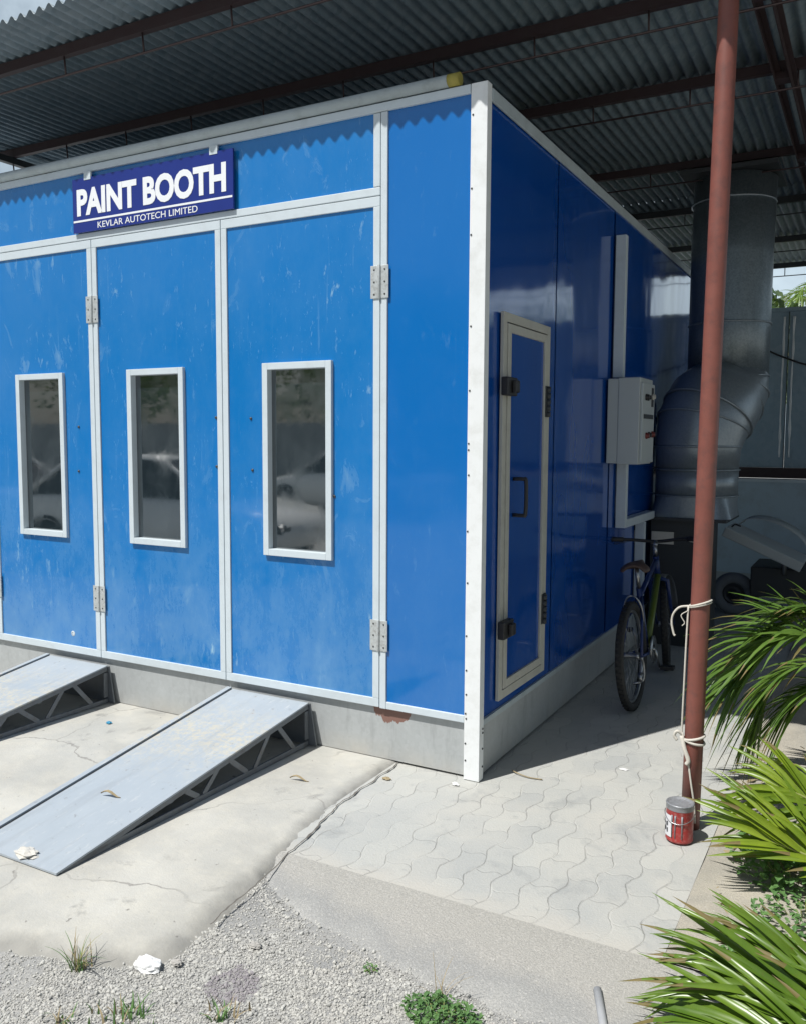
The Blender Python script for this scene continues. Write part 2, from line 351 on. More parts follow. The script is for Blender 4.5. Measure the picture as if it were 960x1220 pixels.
class MB:
    def __init__(s): s.v = []; s.f = []; s.mi = []; s.cur = 0; s.sm = []; s.smooth = False
    def add(s, vs, fs, smooth=None):
        b = len(s.v); s.v += [tuple(v) for v in vs]
        for f in fs:
            s.f.append([i + b for i in f]); s.mi.append(s.cur); s.sm.append(s.smooth if smooth is None else smooth)
    def box(s, x0, x1, y0, y1, z0, z1):
        s.hexa([(x0, y0, z0), (x1, y0, z0), (x1, y1, z0), (x0, y1, z0), (x0, y0, z1), (x1, y0, z1), (x1, y1, z1), (x0, y1, z1)])
    def hexa(s, p):
        s.add(p, [(0, 3, 2, 1), (4, 5, 6, 7), (0, 1, 5, 4), (1, 2, 6, 5), (2, 3, 7, 6), (3, 0, 4, 7)], False)
    def obox(s, c, ax, ay, az, hx, hy, hz):
        c = Vector(c); ax, ay, az = Vector(ax) * hx, Vector(ay) * hy, Vector(az) * hz
        s.hexa([c - ax - ay - az, c + ax - ay - az, c + ax + ay - az, c - ax + ay - az, c - ax - ay + az, c + ax - ay + az, c + ax + ay + az, c - ax + ay + az])
    def bar(s, a, b, w, h, up=(0, 0, 1)):
        a, b = Vector(a), Vector(b); d = (b - a); L = d.length; d.normalize()
        u = Vector(up); x = d.cross(u)
        if x.length < 1e-4: x = d.cross(Vector((1, 0, 0)))
        x.normalize(); z = x.cross(d)
        s.obox((a + b) / 2, d, x, z, L / 2, w / 2, h / 2)
    def tube(s, pts, r, n=10, cap=True, closed=False):
        pts = [Vector(p) for p in pts]; N = len(pts)
        rs = list(r) if isinstance(r, (list, tuple)) else [r] * N
        if len(rs) != N:
            m = len(rs) - 1; rs = [rs[min(int(i / (N - 1) * m), m - 1)] + (rs[min(int(i / (N - 1) * m) + 1, m)] - rs[min(int(i / (N - 1) * m), m - 1)]) * (i / (N - 1) * m - min(int(i / (N - 1) * m), m - 1)) for i in range(N)]
        base = len(s.v); ref = None
        for i, p in enumerate(pts):
            if closed: t = pts[(i + 1) % N] - pts[i - 1]
            else: t = pts[min(i + 1, N - 1)] - pts[max(i - 1, 0)]
            t.normalize()
            if ref is None:
                ref = t.cross(Vector((0, 0, 1)))
                if ref.length < .05: ref = t.cross(Vector((1, 0, 0)))
            ref = ref - t * ref.dot(t); ref.normalize()
            bi = t.cross(ref)
            for k in range(n):
                a = 2 * math.pi * k / n
                s.v.append(tuple(p + (ref * math.cos(a) + bi * math.sin(a)) * rs[i]))
        M_ = N if closed else N - 1
        for i in range(M_):
            j = (i + 1) % N
            for k in range(n):
                l = (k + 1) % n
                s.f.append([base + i * n + k, base + i * n + l, base + j * n + l, base + j * n + k]); s.mi.append(s.cur); s.sm.append(True)
        if cap and not closed:
            s.f.append([base + k for k in range(n)][::-1]); s.mi.append(s.cur); s.sm.append(False)
            s.f.append([base + (N - 1) * n + k for k in range(n)]); s.mi.append(s.cur); s.sm.append(False)
    def lathe(s, prof, c, axis=(0, 0, 1), n=28, smooth=True):
        axis = Vector(axis).normalized(); c = Vector(c)
        u = axis.orthogonal().normalized(); w = axis.cross(u)
        base = len(s.v)
        for (r, h) in prof:
            for k in range(n):
                a = 2 * math.pi * k / n
                s.v.append(tuple(c + axis * h + (u * math.cos(a) + w * math.sin(a)) * r))
        for i in range(len(prof) - 1):
            for k in range(n):
                l = (k + 1) % n
                s.f.append([base + i * n + k, base + i * n + l, base + (i + 1) * n + l, base + (i + 1) * n + k]); s.mi.append(s.cur); s.sm.append(smooth)
    def build(s, name, mats, parent=None, local=False, bevel=0, recalc=True, weld=False):
        me = bpy.data.meshes.new(name)
        off = Vector((0, 0, 0)) if (local or parent is None) else wloc(parent)
        me.from_pydata([(x - off.x, y - off.y, z - off.z) for x, y, z in s.v], [], s.f)
        if not isinstance(mats, (list, tuple)): mats = [mats]
        for m in mats: me.materials.append(m)
        me.polygons.foreach_set('material_index', s.mi)
        me.polygons.foreach_set('use_smooth', s.sm)
        if recalc or weld:
            bm = bmesh.new(); bm.from_mesh(me)
            if weld: bmesh.ops.remove_doubles(bm, verts=bm.verts, dist=1e-5)
            if recalc: bmesh.ops.recalc_face_normals(bm, faces=bm.faces)
            bm.to_mesh(me); bm.free()
        o = bpy.data.objects.new(name, me); col.objects.link(o)
        if parent: o.parent = parent
        if bevel:
            b = o.modifiers.new('bevel', 'BEVEL'); b.width = bevel; b.segments = 2; b.limit_method = 'ANGLE'
        return o

def tag(o, label=None, cat=None, group=None, kind=None):
    if label: o['label'] = label
    if cat: o['category'] = cat
    if group: o['group'] = group
    if kind: o['kind'] = kind
    return o

def thing(name, label, cat, loc=(0, 0, 0), group=None, rot=(0, 0, 0)):
    o = bpy.data.objects.new(name, None); col.objects.link(o)
    o.location = loc; o.rotation_euler = rot; o.empty_display_size = .2
    return tag(o, label, cat, group)

def copy_tree(o, parent=None):
    kids = [c for c in col.objects if c.parent == o]
    c = o.copy(); col.objects.link(c); c.parent = parent
    for k in kids: copy_tree(k, c)
    return c

def catmull(pts, n=8):
    pts = [Vector(p) for p in pts]; P = [pts[0] * 2 - pts[1]] + pts + [pts[-1] * 2 - pts[-2]]
    out = []
    for i in range(1, len(P) - 2):
        for k in range(n):
            t = k / n
            out.append(.5 * ((2 * P[i]) + (P[i + 1] - P[i - 1]) * t + (2 * P[i - 1] - 5 * P[i] + 4 * P[i + 1] - P[i + 2]) * t * t + (3 * P[i] - P[i - 1] - 3 * P[i + 1] + P[i + 2]) * t ** 3))
    out.append(pts[-1])
    return out

# ------------------------------------------------------------------ ground
GZ = -.020
def sheet(name, x0, x1, y0, y1, z, mat, kind='structure', nx=1, ny=1, fz=None):
    b = MB(); vs = []; fs = []
    for j in range(ny + 1):
        for i in range(nx + 1):
            x = x0 + (x1 - x0) * i / nx; y = y0 + (y1 - y0) * j / ny
            vs.append((x, y, z + (fz(x, y) if fz else 0)))
    for j in range(ny):
        for i in range(nx):
            a = j * (nx + 1) + i; fs.append((a, a + 1, a + nx + 2, a + nx + 1))
    b.add(vs, fs, True)
    return tag(b.build(name, mat, recalc=False), kind=kind)
sheet('ground', -300, 300, -300, 300, GZ, M['gravel_ground'])
sheet('paving', -.47, 1.105, -1.05, 9.3, 0, M['paving'])

def poly_slab(name, pts, z1, z0, mat, jit=.0, step=.05):
    """flat slab with a ragged outline"""
    out = []
    for i, p in enumerate(pts):
        q = pts[(i + 1) % len(pts)]
        a, b = Vector((p[0], p[1], 0)), Vector((q[0], q[1], 0)); L = (b - a).length
        k = max(1, int(min(L, 6) / step)) if jit else 1
        for t in range(k):
            v = a.lerp(b, t / k)
            if jit:
                v.x += jit * noise.noise((v.x * 9, v.y * 9, 3.1)); v.y += jit * noise.noise((v.x * 9, v.y * 9, 8.7))
            out.append(v)
    bm = bmesh.new()
    vs = [bm.verts.new((v.x, v.y, z1)) for v in out]
    f = bm.faces.new(vs); bm.normal_update()
    if f.normal.z < 0: f.normal_flip()
    lo = [bm.verts.new((v.x, v.y, z0)) for v in out]
    n = len(vs)
    for i in range(n):
        bm.faces.new((vs[i], vs[(i + 1) % n], lo[(i + 1) % n], lo[i]))
    bmesh.ops.triangulate(bm, faces=[f])
    bmesh.ops.recalc_face_normals(bm, faces=bm.faces)
    me = bpy.data.meshes.new(name); bm.to_mesh(me); bm.free(); me.materials.append(mat)
    o = bpy.data.objects.new(name, me); col.objects.link(o)
    return tag(o, kind='structure')
APRON = [(-12, .02), (-.462, .02), (-.457, -.3), (-.452, -.57), (-.40, -.86), (-.36, -1.13), (-.333, -1.374), (-.30, -1.60), (-.315, -1.80),
         (-.40, -1.90), (-.56, -1.97), (-.72, -1.98), (-.90, -2.06), (-1.4, -2.12), (-2.5, -2.2), (-12, -2.6)]
def in_poly(x, y, P):
    c = False; j = len(P) - 1
    for i in range(len(P)):
        if (P[i][1] > y) != (P[j][1] > y) and x < (P[j][0] - P[i][0]) * (y - P[i][1]) / (P[j][1] - P[i][1]) + P[i][0]: c = not c
        j = i
    return c
def edge_d(x, y, P):
    best = 1e9
    for i in range(len(P)):
        ax, ay = P[i]; bx, by = P[(i + 1) % len(P)]; dx, dy = bx - ax, by - ay
        t = max(0, min(1, ((x - ax) * dx + (y - ay) * dy) / (dx * dx + dy * dy))); best = min(best, math.hypot(x - ax - dx * t, y - ay - dy * t))
    return best if in_poly(x, y, P) else -best
AP2 = [(x, y if y < 0 else 1.0) for x, y in APRON]     # back edge pushed under the booth so that only the worn edges drop
def apron_z(x, y):
    d = edge_d(x, y, AP2) + .035 * noise.noise((x * 5, y * 5, 1)) + .024 * noise.noise((x * 17, y * 17, 3)) + .012 * noise.noise((x * 43, y * 43, 3))
    soft = .05 if y > -1.25 else .12
    k = max(-1.2, min(1, d / soft))
    return -.016 + .024 * (1 - (1 - max(0, k)) ** 2) + (.05 * k if k < 0 else 0) + .003 * noise.noise((x * 2, y * 2, 9)) * max(0, k)
b = MB(); st = .022; nx = int(3.6 / st); ny = int(2.5 / st); vs = []; fs = []; ok = []
for j in range(ny + 1):
    for i in range(nx + 1):
        x = -3.85 + 3.64 * i / nx; y = .04 - 2.48 * j / ny; z = apron_z(x, y); vs.append((x, y, z)); ok.append(z > -.05)
for j in range(ny):
    for i in range(nx):
        a = j * (nx + 1) + i; q4 = (a, a + nx + 1, a + nx + 2, a + 1)
        if all(ok[k] for k in q4): fs.append(q4)
b.add(vs, fs, True)
na_ = len(b.v)
b.add([(-12, .04, .008), (-3.85, .04, .008), (-3.85, -2.2, .008), (-12, -2.5, .008)], [(0, 3, 2, 1)])
ao = b.build('concrete_apron', M['apron'], recalc=False); tag(ao, kind='structure')
ga = ao.data.attributes.new('edge', 'FLOAT', 'POINT'); ga.data.foreach_set('value', [max(0, 1 - max(0, edge_d(v[0], v[1], AP2)) / .16) if i < na_ else 0 for i, v in enumerate(b.v)])

b = MB(); jl_ = catmull([(x, y, 0) for x, y in APRON[1:8]], 16); vs = []; fs = []
for i, p in enumerate(jl_):
    ox = .022 * noise.noise((p.x * 7, p.y * 7, 4)) + .008 * noise.noise((p.x * 30, p.y * 30, 6)); w_ = .0022 + .006 * abs(noise.noise((p.y * 13, 2, 1)))
    for sgn in (-1, 1): vs.append((p.x + .012 + ox + sgn * w_, p.y, max(.004, apron_z(p.x + .012 + ox + sgn * w_, p.y)) + .003))
for i in range(len(jl_) - 1): fs.append((2 * i, 2 * i + 1, 2 * i + 3, 2 * i + 2))
b.add(vs, fs, False); tag(b.build('slab_crack', simple('dark_crack_grit', (.13, .12, .105), .95, 0, .3, 60)), kind='structure')
OUTER = [(-.40, -1.12), (-.33, -1.26), (-.20, -1.36), (0, -1.42), (.2, -1.465), (.42, -1.505), (.60, -1.53), (.81, -1.55), (1.05, -1.56), (1.4, -1.58), (2.2, -1.6)]
oc = catmull([(x, y, 0) for x, y in OUTER], 6)
b = MB(); vs = []; fs = []; NT = 12
for i, p in enumerate(oc):
    for t in range(NT + 1):
        k = t / NT
        yy = -1.052 + (p.y + 1.052) * k + .012 * noise.noise((p.x * 6, k * 3, 2)) * k
        z = .004 - .030 * k ** 2.0 + .007 * noise.noise((p.x * 5, yy * 5, 5)) * k + .003 * noise.noise((p.x * 22, yy * 22, 5)) * k
        vs.append((p.x, yy, z))
for i in range(len(oc) - 1):
    for t in range(NT):
        a = i * (NT + 1) + t; fs.append((a, a + NT + 1, a + NT + 2, a + 1))
b.add(vs, fs, True)
bo = b.build('concrete_border', M['border'], recalc=False); tag(bo, kind='structure')
at_ = bo.data.attributes.new('across', 'FLOAT', 'POINT'); at_.data.foreach_set('value', [(i % (NT + 1)) / NT for i in range(len(b.v))])
# sandy soil bed on the right, edge slightly raised
sheet('soil_bed', 1.108, 9, -1.05, 9.3, .006, M['soil'], nx=60, ny=80,
      fz=lambda x, y: .012 * noise.noise((x * 4, y * 4, 0)) + .03 * max(0, min(1, (x - 1.2) * 3)) * (.5 + noise.noise((x * 2, y * 2, 7))))

def in_poly(x, y, P):
    c = False; j = len(P) - 1
    for i in range(len(P)):
        if (P[i][1] > y) != (P[j][1] > y) and x < (P[j][0] - P[i][0]) * (y - P[i][1]) / (P[j][1] - P[i][1]) + P[i][0]: c = not c
        j = i
    return c
ICO = []
_t = (1 + 5 ** .5) / 2
for a, c in ((-1, _t), (1, _t), (-1, -_t), (1, -_t)): ICO.append((a, c, 0))
for a, c in ((-1, _t), (1, _t), (-1, -_t), (1, -_t)): ICO.append((0, a, c))
for a, c in ((_t, -1), (_t, 1), (-_t, -1), (-_t, 1)): ICO.append((a, 0, c))
ICO = [tuple(q / 1.902 for q in v) for v in ICO]
ICOF = [(0, 11, 5), (0, 5, 1), (0, 1, 7), (0, 7, 10), (0, 10, 11), (1, 5, 9), (5, 11, 4), (11, 10, 2), (10, 7, 6), (7, 1, 8), (3, 9, 4), (3, 4, 2), (3, 2, 6), (3, 6, 8), (3, 8, 9), (4, 9, 5), (2, 4, 11), (6, 2, 10), (8, 6, 7), (9, 8, 1)]
def gravel_mat(name='gravel_stones'):
    m, nt, b = new_mat(name)
    g = nd(nt, 'ShaderNodeNewGeometry')
    c = ramp(nt, g.outputs['Random Per Island'], 0, 1, (.30, .30, .29, 1), (.53, .525, .49, 1))
    big = ramp(nt, tex_noise(nt, pos_node(nt), 2.5, 5), .35, .7)
    o = mixc(nt, mathn(nt, 'MULTIPLY', big, .35), c, (.50, .47, .41))
    s = sep(nt)
    d = nd(nt, 'ShaderNodeVectorMath', operation='DISTANCE'); d.inputs[1].default_value = (-.035, -1.79, GZ)
    nt.links.new(nd(nt, 'ShaderNodeNewGeometry').outputs['Position'], d.inputs[0])
    k = mathn(nt, 'LESS_THAN', mathn(nt, 'ADD', d.outputs['Value'], mathn(nt, 'MULTIPLY', tex_noise(nt, pos_node(nt), 14, 4), .14)), .155)
    o = mixc(nt, mathn(nt, 'MULTIPLY', k, .55), o, (.16, .13, .17))
    nt.links.new(o, b.inputs['Base Color']); b.inputs['Roughness'].default_value = .85
    b.inputs['Specular IOR Level'].default_value = .25
    return m
M['gravel'] = gravel_mat()
def stones(name, count, x0, x1, y0, y1, r0, r1, test, seed):
    q = random.Random(seed); b = MB()
    n = 0
    while n < count:
        x = q.uniform(x0, x1); y = q.uniform(y0, y1); n += 1
        if not test(x, y, q): continue
        r = q.uniform(r0, r1) * (1.0 if q.random() < .93 else 1.9)
        if noise.noise((x * 3.1, y * 3.1, 12.0)) > .28 and q.random() < .75: continue
        a = q.uniform(0, 6.28); ca, sa = math.cos(a), math.sin(a)
        sx, sy, sz = r * q.uniform(.8, 1.35), r * q.uniform(.7, 1.1), r * q.uniform(.5, .85)
        z = GZ + sz * q.uniform(.2, .9)
        vs = []
        for (vx, vy, vz) in ICO:
            k = 1 + q.uniform(-.22, .22); vx, vy, vz = vx * sx * k, vy * sy * k, vz * sz * k
            vs.append((x + vx * ca - vy * sa, y + vx * sa + vy * ca, z + vz))
        b.add(vs, ICOF, False)
    return b.build(name, M['gravel'], recalc=False)
def outer_y(x):
    if x < -.4: return -1.12
    for i in range(len(oc) - 1):
        if oc[i].x <= x <= oc[i + 1].x:
            return oc[i].y + (oc[i + 1].y - oc[i].y) * (x - oc[i].x) / max(1e-6, oc[i + 1].x - oc[i].x)
    return -1.6
def on_gravel(x, y, q):
    if x < -.25:
        za = apron_z(x, y)
        if za > GZ + .012: return q.random() < .02
        if za > GZ + .004: return q.random() < .5
    if x > -.42 and y > outer_y(x): return q.random() < .55 * max(0, 1 - (y - outer_y(x)) / .11) ** 2
    return True
tag(stones('gravel', 105000, -1.3, 1.1, -2.42, -1.15, .0019, .0043, on_gravel, 3), 'loose grey gravel spread in front of the concrete apron', kind='stuff')

# ------------------------------------------------------------------ paint booth
BX0, BY1, H = -5.15, 6.4, 3.30
booth = thing('paint_booth', 'large blue steel panelled booth with white trim, folding doors and a lit front', 'booth', (-2.6, 3.2, 0))
booth['label'] = 'blue steel panelled workshop booth with white trim and windowed folding doors'
b = MB(); b.box(BX0, -.002, .012, .05, .012, .282); b.box(-.05, -.012, .05, BY1, .012, .282)
b.build('plinth', M['galv'], booth)
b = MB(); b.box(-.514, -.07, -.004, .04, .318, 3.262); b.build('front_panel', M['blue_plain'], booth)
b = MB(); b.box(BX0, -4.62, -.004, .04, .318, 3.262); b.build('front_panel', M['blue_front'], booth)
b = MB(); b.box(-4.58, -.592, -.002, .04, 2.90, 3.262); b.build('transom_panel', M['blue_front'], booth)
# side wall: three cladding panels with slight seams
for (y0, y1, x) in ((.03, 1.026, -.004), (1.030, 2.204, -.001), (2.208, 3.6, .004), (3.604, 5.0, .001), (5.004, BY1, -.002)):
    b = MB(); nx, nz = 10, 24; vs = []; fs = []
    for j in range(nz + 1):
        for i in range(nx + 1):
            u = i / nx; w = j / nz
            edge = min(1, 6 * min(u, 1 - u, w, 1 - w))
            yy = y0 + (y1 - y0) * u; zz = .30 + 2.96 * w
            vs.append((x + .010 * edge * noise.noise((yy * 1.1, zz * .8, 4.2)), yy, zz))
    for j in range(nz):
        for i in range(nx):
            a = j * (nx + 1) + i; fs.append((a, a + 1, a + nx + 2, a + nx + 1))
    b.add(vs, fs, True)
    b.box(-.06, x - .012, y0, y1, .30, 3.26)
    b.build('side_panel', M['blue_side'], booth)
b = MB(); b.box(BX0, -.06, .05, BY1, 3.24, 3.26); b.box(BX0, -.06, BY1 - .05, BY1, .28, 3.24); b.box(BX0 - .0, BX0 + .05, .05, BY1 - .05, 0, 3.24)
b.build('roof_panel', M['alu'], booth)
# corner post, with screw heads down its front
b = MB(); b.box(-.072, .010, -.016, .036, 0.003, H); b.smooth = False
b.cur = 1
for z in (.10, .185, .31, .335, .43, .55, .72, .98, 1.23, 1.5, 1.62, 1.65, 1.9, 2.2, 2.62, 2.83, 3.16):
    b.lathe([(0, .004), (.005, .003), (.005, 0)], (-.062 + rnd.uniform(-.003, .003), -.016, z), (0, -1, 0), 8)
for z in (.07, .16, .24, .26):
    b.lathe([(0, .004), (.006, .003), (.006, 0)], (.010, .022, z), (1, 0, 0), 8)
b.build('corner_post', [M['post'], M['screw']], booth, bevel=.003)
# top rail, front sill rail, frame posts
b = MB(); b.box(BX0, -.074, -.020, .03, 3.258, 3.298); b.build('top_rail', M['alu'], booth, bevel=.003)
b = MB(); b.box(.002, .014, .038, BY1, 3.225, 3.285); b.build('top_rail', M['pipe_grey'], booth, bevel=.003)
b = MB(); b.box(-.514, -.074, -.012, .02, .284, .322); b.build('sill_rail', M['alu'], booth, bevel=.003)
b = MB(); b.box(-.004, .012, .038, BY1, .274, .302); b.build('sill_rail', M['pipe_grey'], booth, bevel=.002)
for x in (-.551, -4.618):
    b = MB(); b.box(x, x + .037, -.014, .02, .284, 3.256); b.build('frame_post', M['alu'], booth, bevel=.003)
b = MB(); b.box(-4.58, -.555, -.013, .02, 2.864, 2.904); b.box(-.594, -.555, -.013, .02, 2.906, 3.256); b.box(-4.58, -4.541, -.013, .02, 2.906, 3.256)
b.build('transom_frame', M['alu'], booth, bevel=.003)
b = MB(); b.box(-4.58, -.553, .022, .038, .284, 2.9); b.build('door_gap', M['gap'], booth)

def door_leaf(x0, x1, bolts, hinge_right=True, gouge=None):
    g = .0025; x0 += g; x1 -= g; z0, z1 = .288, 2.860; s = .038
    b = MB(); cx = (x0 + x1) / 2; wx0, wx1, wz0, wz1 = cx - .205, cx + .205, 1.05, 2.055
    y0, y1 = -.004, .018
    for (a0, a1, c0, c1) in ((x0 + .01, wx0, z0 + .01, z1 - .01), (wx1, x1 - .01, z0 + .01, z1 - .01), (wx0, wx1, z0 + .01, wz0), (wx0, wx1, wz1, z1 - .01)):
        b.box(a0, a1, y0, y1, c0, c1)
    leaf = b.build('door_leaf', M['blue_front'], booth, weld=False)
    b = MB(); fy = -.013
    for (a0, a1, c0, c1) in ((x0, x0 + s, z0 + .0455, z1 - .0485), (x1 - s, x1, z0 + .0455, z1 - .0485), (x0, x1, z0, z0 + .045), (x0, x1, z1 - .048, z1)):
        b.box(a0, a1, fy, .016, c0, c1)
    b.build('leaf_frame', M['alu'], leaf, bevel=.002)
    # window surround: outer lip, inner reveal
    b = MB(); o = .018; t = .036; fy = -.024
    for (a0, a1, c0, c1) in ((wx0 - o, wx0 + t - o, wz0 - o, wz1 + o), (wx1 - t + o, wx1 + o, wz0 - o, wz1 + o), (wx0 + t - o, wx1 - t + o, wz0 - o, wz0 + t - o), (wx0 + t - o, wx1 - t + o, wz1 - t + o, wz1 + o)):
        b.box(a0, a1, fy, .03, c0, c1)
    b.build('window_frame', M['alu'], leaf, bevel=.002)
    b = MB(); b.box(wx0 + t - o - .002, wx1 - t + o + .002, .016, .022, wz0, wz1)
    b.build('window_pane', M['glass'], leaf)
    for (bx, bz) in bolts:
        b = MB(); b.lathe([(0, .006), (.007, .005), (.008, .0)], (bx, -.0045, bz), (0, -1, 0), 10); b.build('bolt', M['screw'], leaf)
    if gouge:
        b = MB(); b.lathe([(.011, .0025), (.015, .0018), (.018, 0)], (gouge[0], -.0045, gouge[1]), (0, -1, 0), 14); b.lathe([(0, .0004), (.011, .0005)], (gouge[0], -.0045, gouge[1]), (0, -1, 0), 14); b.build('hole_rim', M['alu'], leaf)
    return leaf
X0, X1, X2, X3, X4 = -4.58, -3.57, -2.579, -1.568, -.553
lf0 = door_leaf(X0, X1, [])
lf1 = door_leaf(X1, X2, [(-2.735, 1.735), (-2.745, 1.458)], gouge=(-2.84, .41))
lf2 = door_leaf(X2, X3, [(-1.622, 1.785), (-1.622, 1.51)])
lf3 = door_leaf(X3, X4, [(-1.375, 1.778), (-1.367, 1.495), (-.83, 1.37)])
def hinge(leaf, x, z):
    b = MB(); y = -.0135 - .005
    b.box(x - .051, x - .007, y, -.0135, z - .08, z + .08); b.box(x + .007, x + .051, y, -.0135, z - .08, z + .08)
    b.tube([(x, y - .002, z - .082), (x, y - .002, z + .082)], .0075, 10)
    b.cur = 1
    for sx in (-.03, .03):
        for zz in (-.06, 0, .06): b.lathe([(0, .003), (.005, .002), (.005, 0)], (x + sx, y, z + zz), (0, -1, 0), 8)
    b.build('hinge', [M['hinge'], M['screw']], leaf, bevel=.0012)
for z in (2.445, .665): hinge(lf3, X4 - .002, z); hinge(lf1, X2, z); hinge(lf0, X0, z)
for z in (.665,): hinge(lf1, X1, z)

# personnel door in the side wall
b = MB(); y0, y1, z0, z1 = .19, .872, .352, 2.292
b.box(.008, .016, y0 + .05, y1 - .05, z0 + .05, z1 - .05)
pd = b.build('side_door', M['blue_side'], booth)
b = MB()
for (a0, a1, c0, c1) in ((y0, y0 + .045, z0, z1), (y1 - .045, y1, z0, z1), (y0 + .045, y1 - .045, z0, z0 + .045), (y0 + .045, y1 - .045, z1 - .045, z1)): b.box(.004, .022, a0, a1, c0, c1)
b.build('door_casing', M['alu_shade'], pd, bevel=.002)
b = MB(); q = .052; w = .042
for (a0, a1, c0, c1) in ((y0 + q, y0 + q + w, z0 + q, z1 - q), (y1 - q - w, y1 - q, z0 + q, z1 - q), (y0 + q + w, y1 - q - w, z0 + q, z0 + q + w), (y0 + q + w, y1 - q - w, z1 - q - w, z1 - q)): b.box(.008, .027, a0, a1, c0, c1)
b.build('leaf_frame', M['alu_shade'], pd, bevel=.002)
for z in (1.93, .72):
    b = MB(); b.box(.0225, .060, y0 - .03, y0 + .10, z - .045, z + .045); b.box(.0605, .085, y0 + .02, y0 + .07, z - .03, z + .03); b.build('latch', M['black'], pd, bevel=.006)
for z in (1.88, .72):
    b = MB()
    for k in range(5): b.tube([(.032, y1 - .05, z - .085 + k * .034), (.032, y1 - .05, z - .056 + k * .034)], .015, 10)
    b.box(.0225, .030, y1 - .085, y1 - .015, z - .085, z + .085); b.build('hinge', M['steel_dark'], pd)
b = MB(); b.tube(catmull([(.017, .36, 1.47), (.070, .36, 1.47), (.085, .36, 1.455), (.085, .36, 1.30), (.070, .36, 1.285), (.017, .36, 1.285)], 4), .010, 10); b.build('handle', M['black'], pd)
# cable trunking on the side wall
b = MB(); b.box(.016, .085, 2.19, 2.25, 2.10, 3.06); b.build('trunking', M['alu'], booth, bevel=.002)
b = MB(); b.box(.016, .085, 2.36, 2.42, 1.04, 1.50); b.box(.016, .085, 2.4205, 3.30, 1.04, 1.10); b.build('trunking', M['alu'], booth, bevel=.002)
b = MB(); b.box(.016, .085, 2.95, 3.01, .45, 1.035); b.build('trunking', M['alu'], booth, bevel=.002)

# long tube on top of the front edge
tp = thing('long_tube', 'long grey tube with a yellow end lying along the front top edge of the booth', 'tube', (-2.6, -.02, 3.33))
b = MB(); b.tube([(BX0 - .3, -.02, 3.300 + .029), (-.185, -.02, 3.302 + .029)], .028, 14); b.build('tube', M['pipe_grey'], tp)
b = MB(); b.tube([(-.184, -.02, 3.331), (-.125, -.02, 3.331)], .029, 14); b.build('end_sleeve', M['yellow'], tp)

# sign
def text_mesh(name, s, x0, x1, z0, z1, y, mat, parent, offset=0, thick=.0015):
    cu = bpy.data.curves.new(name, 'FONT'); cu.body = s; cu.size = 1; cu.offset = offset; cu.extrude = .01
    cu.resolution_u = 4
    t = bpy.data.objects.new(name + '_curve', cu); col.objects.link(t)
    bpy.context.view_layer.update()
    me = bpy.data.meshes.new_from_object(t.evaluated_get(bpy.context.evaluated_depsgraph_get()))
    bpy.data.objects.remove(t)
    xs = [v.co.x for v in me.vertices]; ys = [v.co.y for v in me.vertices]
    ax, bx, ay, by = min(xs), max(xs), min(ys), max(ys); off = wloc(parent)
    for v in me.vertices:
        X = x0 + (v.co.x - ax) / (bx - ax) * (x1 - x0); Z = z0 + (v.co.y - ay) / (by - ay) * (z1 - z0)
        Y = y - thick * (1 if v.co.z > 0 else 0)
        v.co = (X - off.x, Y - off.y, Z - off.z)
    me.materials.clear(); me.materials.append(mat)
    o = bpy.data.objects.new(name, me); col.objects.link(o); o.parent = parent
    return o
sg = thing('sign_board', 'glossy indigo sign board with white lettering fixed above the folding doors', 'sign', (-2.085, -.03, 2.9))
SZ0, SZ1, SX0, SX1, SY = 2.905, 3.222, -2.706, -1.460, -.030
b = MB(); b.box(SX0, SX1, SY, SY + .012, SZ0, SZ1); b.build('board', M['sign_blue'], sg, bevel=.001)
text_mesh('large_lettering', 'PAINT BOOTH', -2.668, -1.508, 3.000, 3.160, SY - .0005, M['sign_white'], sg, .042)
text_mesh('small_lettering', 'KEVLAR AUTOTECH LIMITED', -2.495, -1.712, 2.917, 2.953, SY - .0005, M['sign_white'], sg, .0)
b = MB(); b.box(SX0 + .006, SX1 - .006, SY - .0016, SY - .0003, 2.966, 2.977); b.build('underline', M['sign_white'], sg)
for x in (-2.575, -1.595):
    b = MB(); b.box(x - .028, x + .028, SY - .002, SY - .0005, 3.208, 3.222); b.box(x - .028, x + .028, SY - .002, -.021, 3.2225, 3.255); b.build('mounting_tab', M['alu'], sg)

# ------------------------------------------------------------------ control box
cb = thing('control_box', 'pale grey electrical cabinet with switches mounted on the blue side wall', 'electrical box', (.14, 2.25, 1.5))
b = MB(); b.box(.088, .235, 2.075, 2.435, 1.505, 2.090); b.box(.014, .088, 2.08, 2.43, 1.51, 2.085); b.build('cabinet', M['box_grey'], cb, bevel=.006)
b = MB(); b.box(.2355, .252, 2.085, 2.43, 1.515, 2.055); b.build('cabinet_door', M['box_grey'], cb, bevel=.004)
for (y, z, m_) in ((2.17, 1.96, 'black'), (2.22, 1.96, 'black'), (2.36, 1.97, 'cream'), (2.20, 1.70, 'red_btn'), (2.27, 1.705, 'black'), (2.37, 1.71, 'red_btn')):
    b = MB(); b.lathe([(0, .022), (.015, .022), (.015, .010), (.022, .010), (.022, 0)], (.2525, y, z), (1, 0, 0), 14); b.build('switch', M[m_], cb)
b = MB(); b.box(.2525, .256, 2.12, 2.39, 1.815, 1.845); b.build('label_strip', M['steel_dark'], cb)
b = MB(); b.box(.2525, .2565, 2.335, 2.385, 1.90, 2.03); b.build('meter', M['black'], cb)

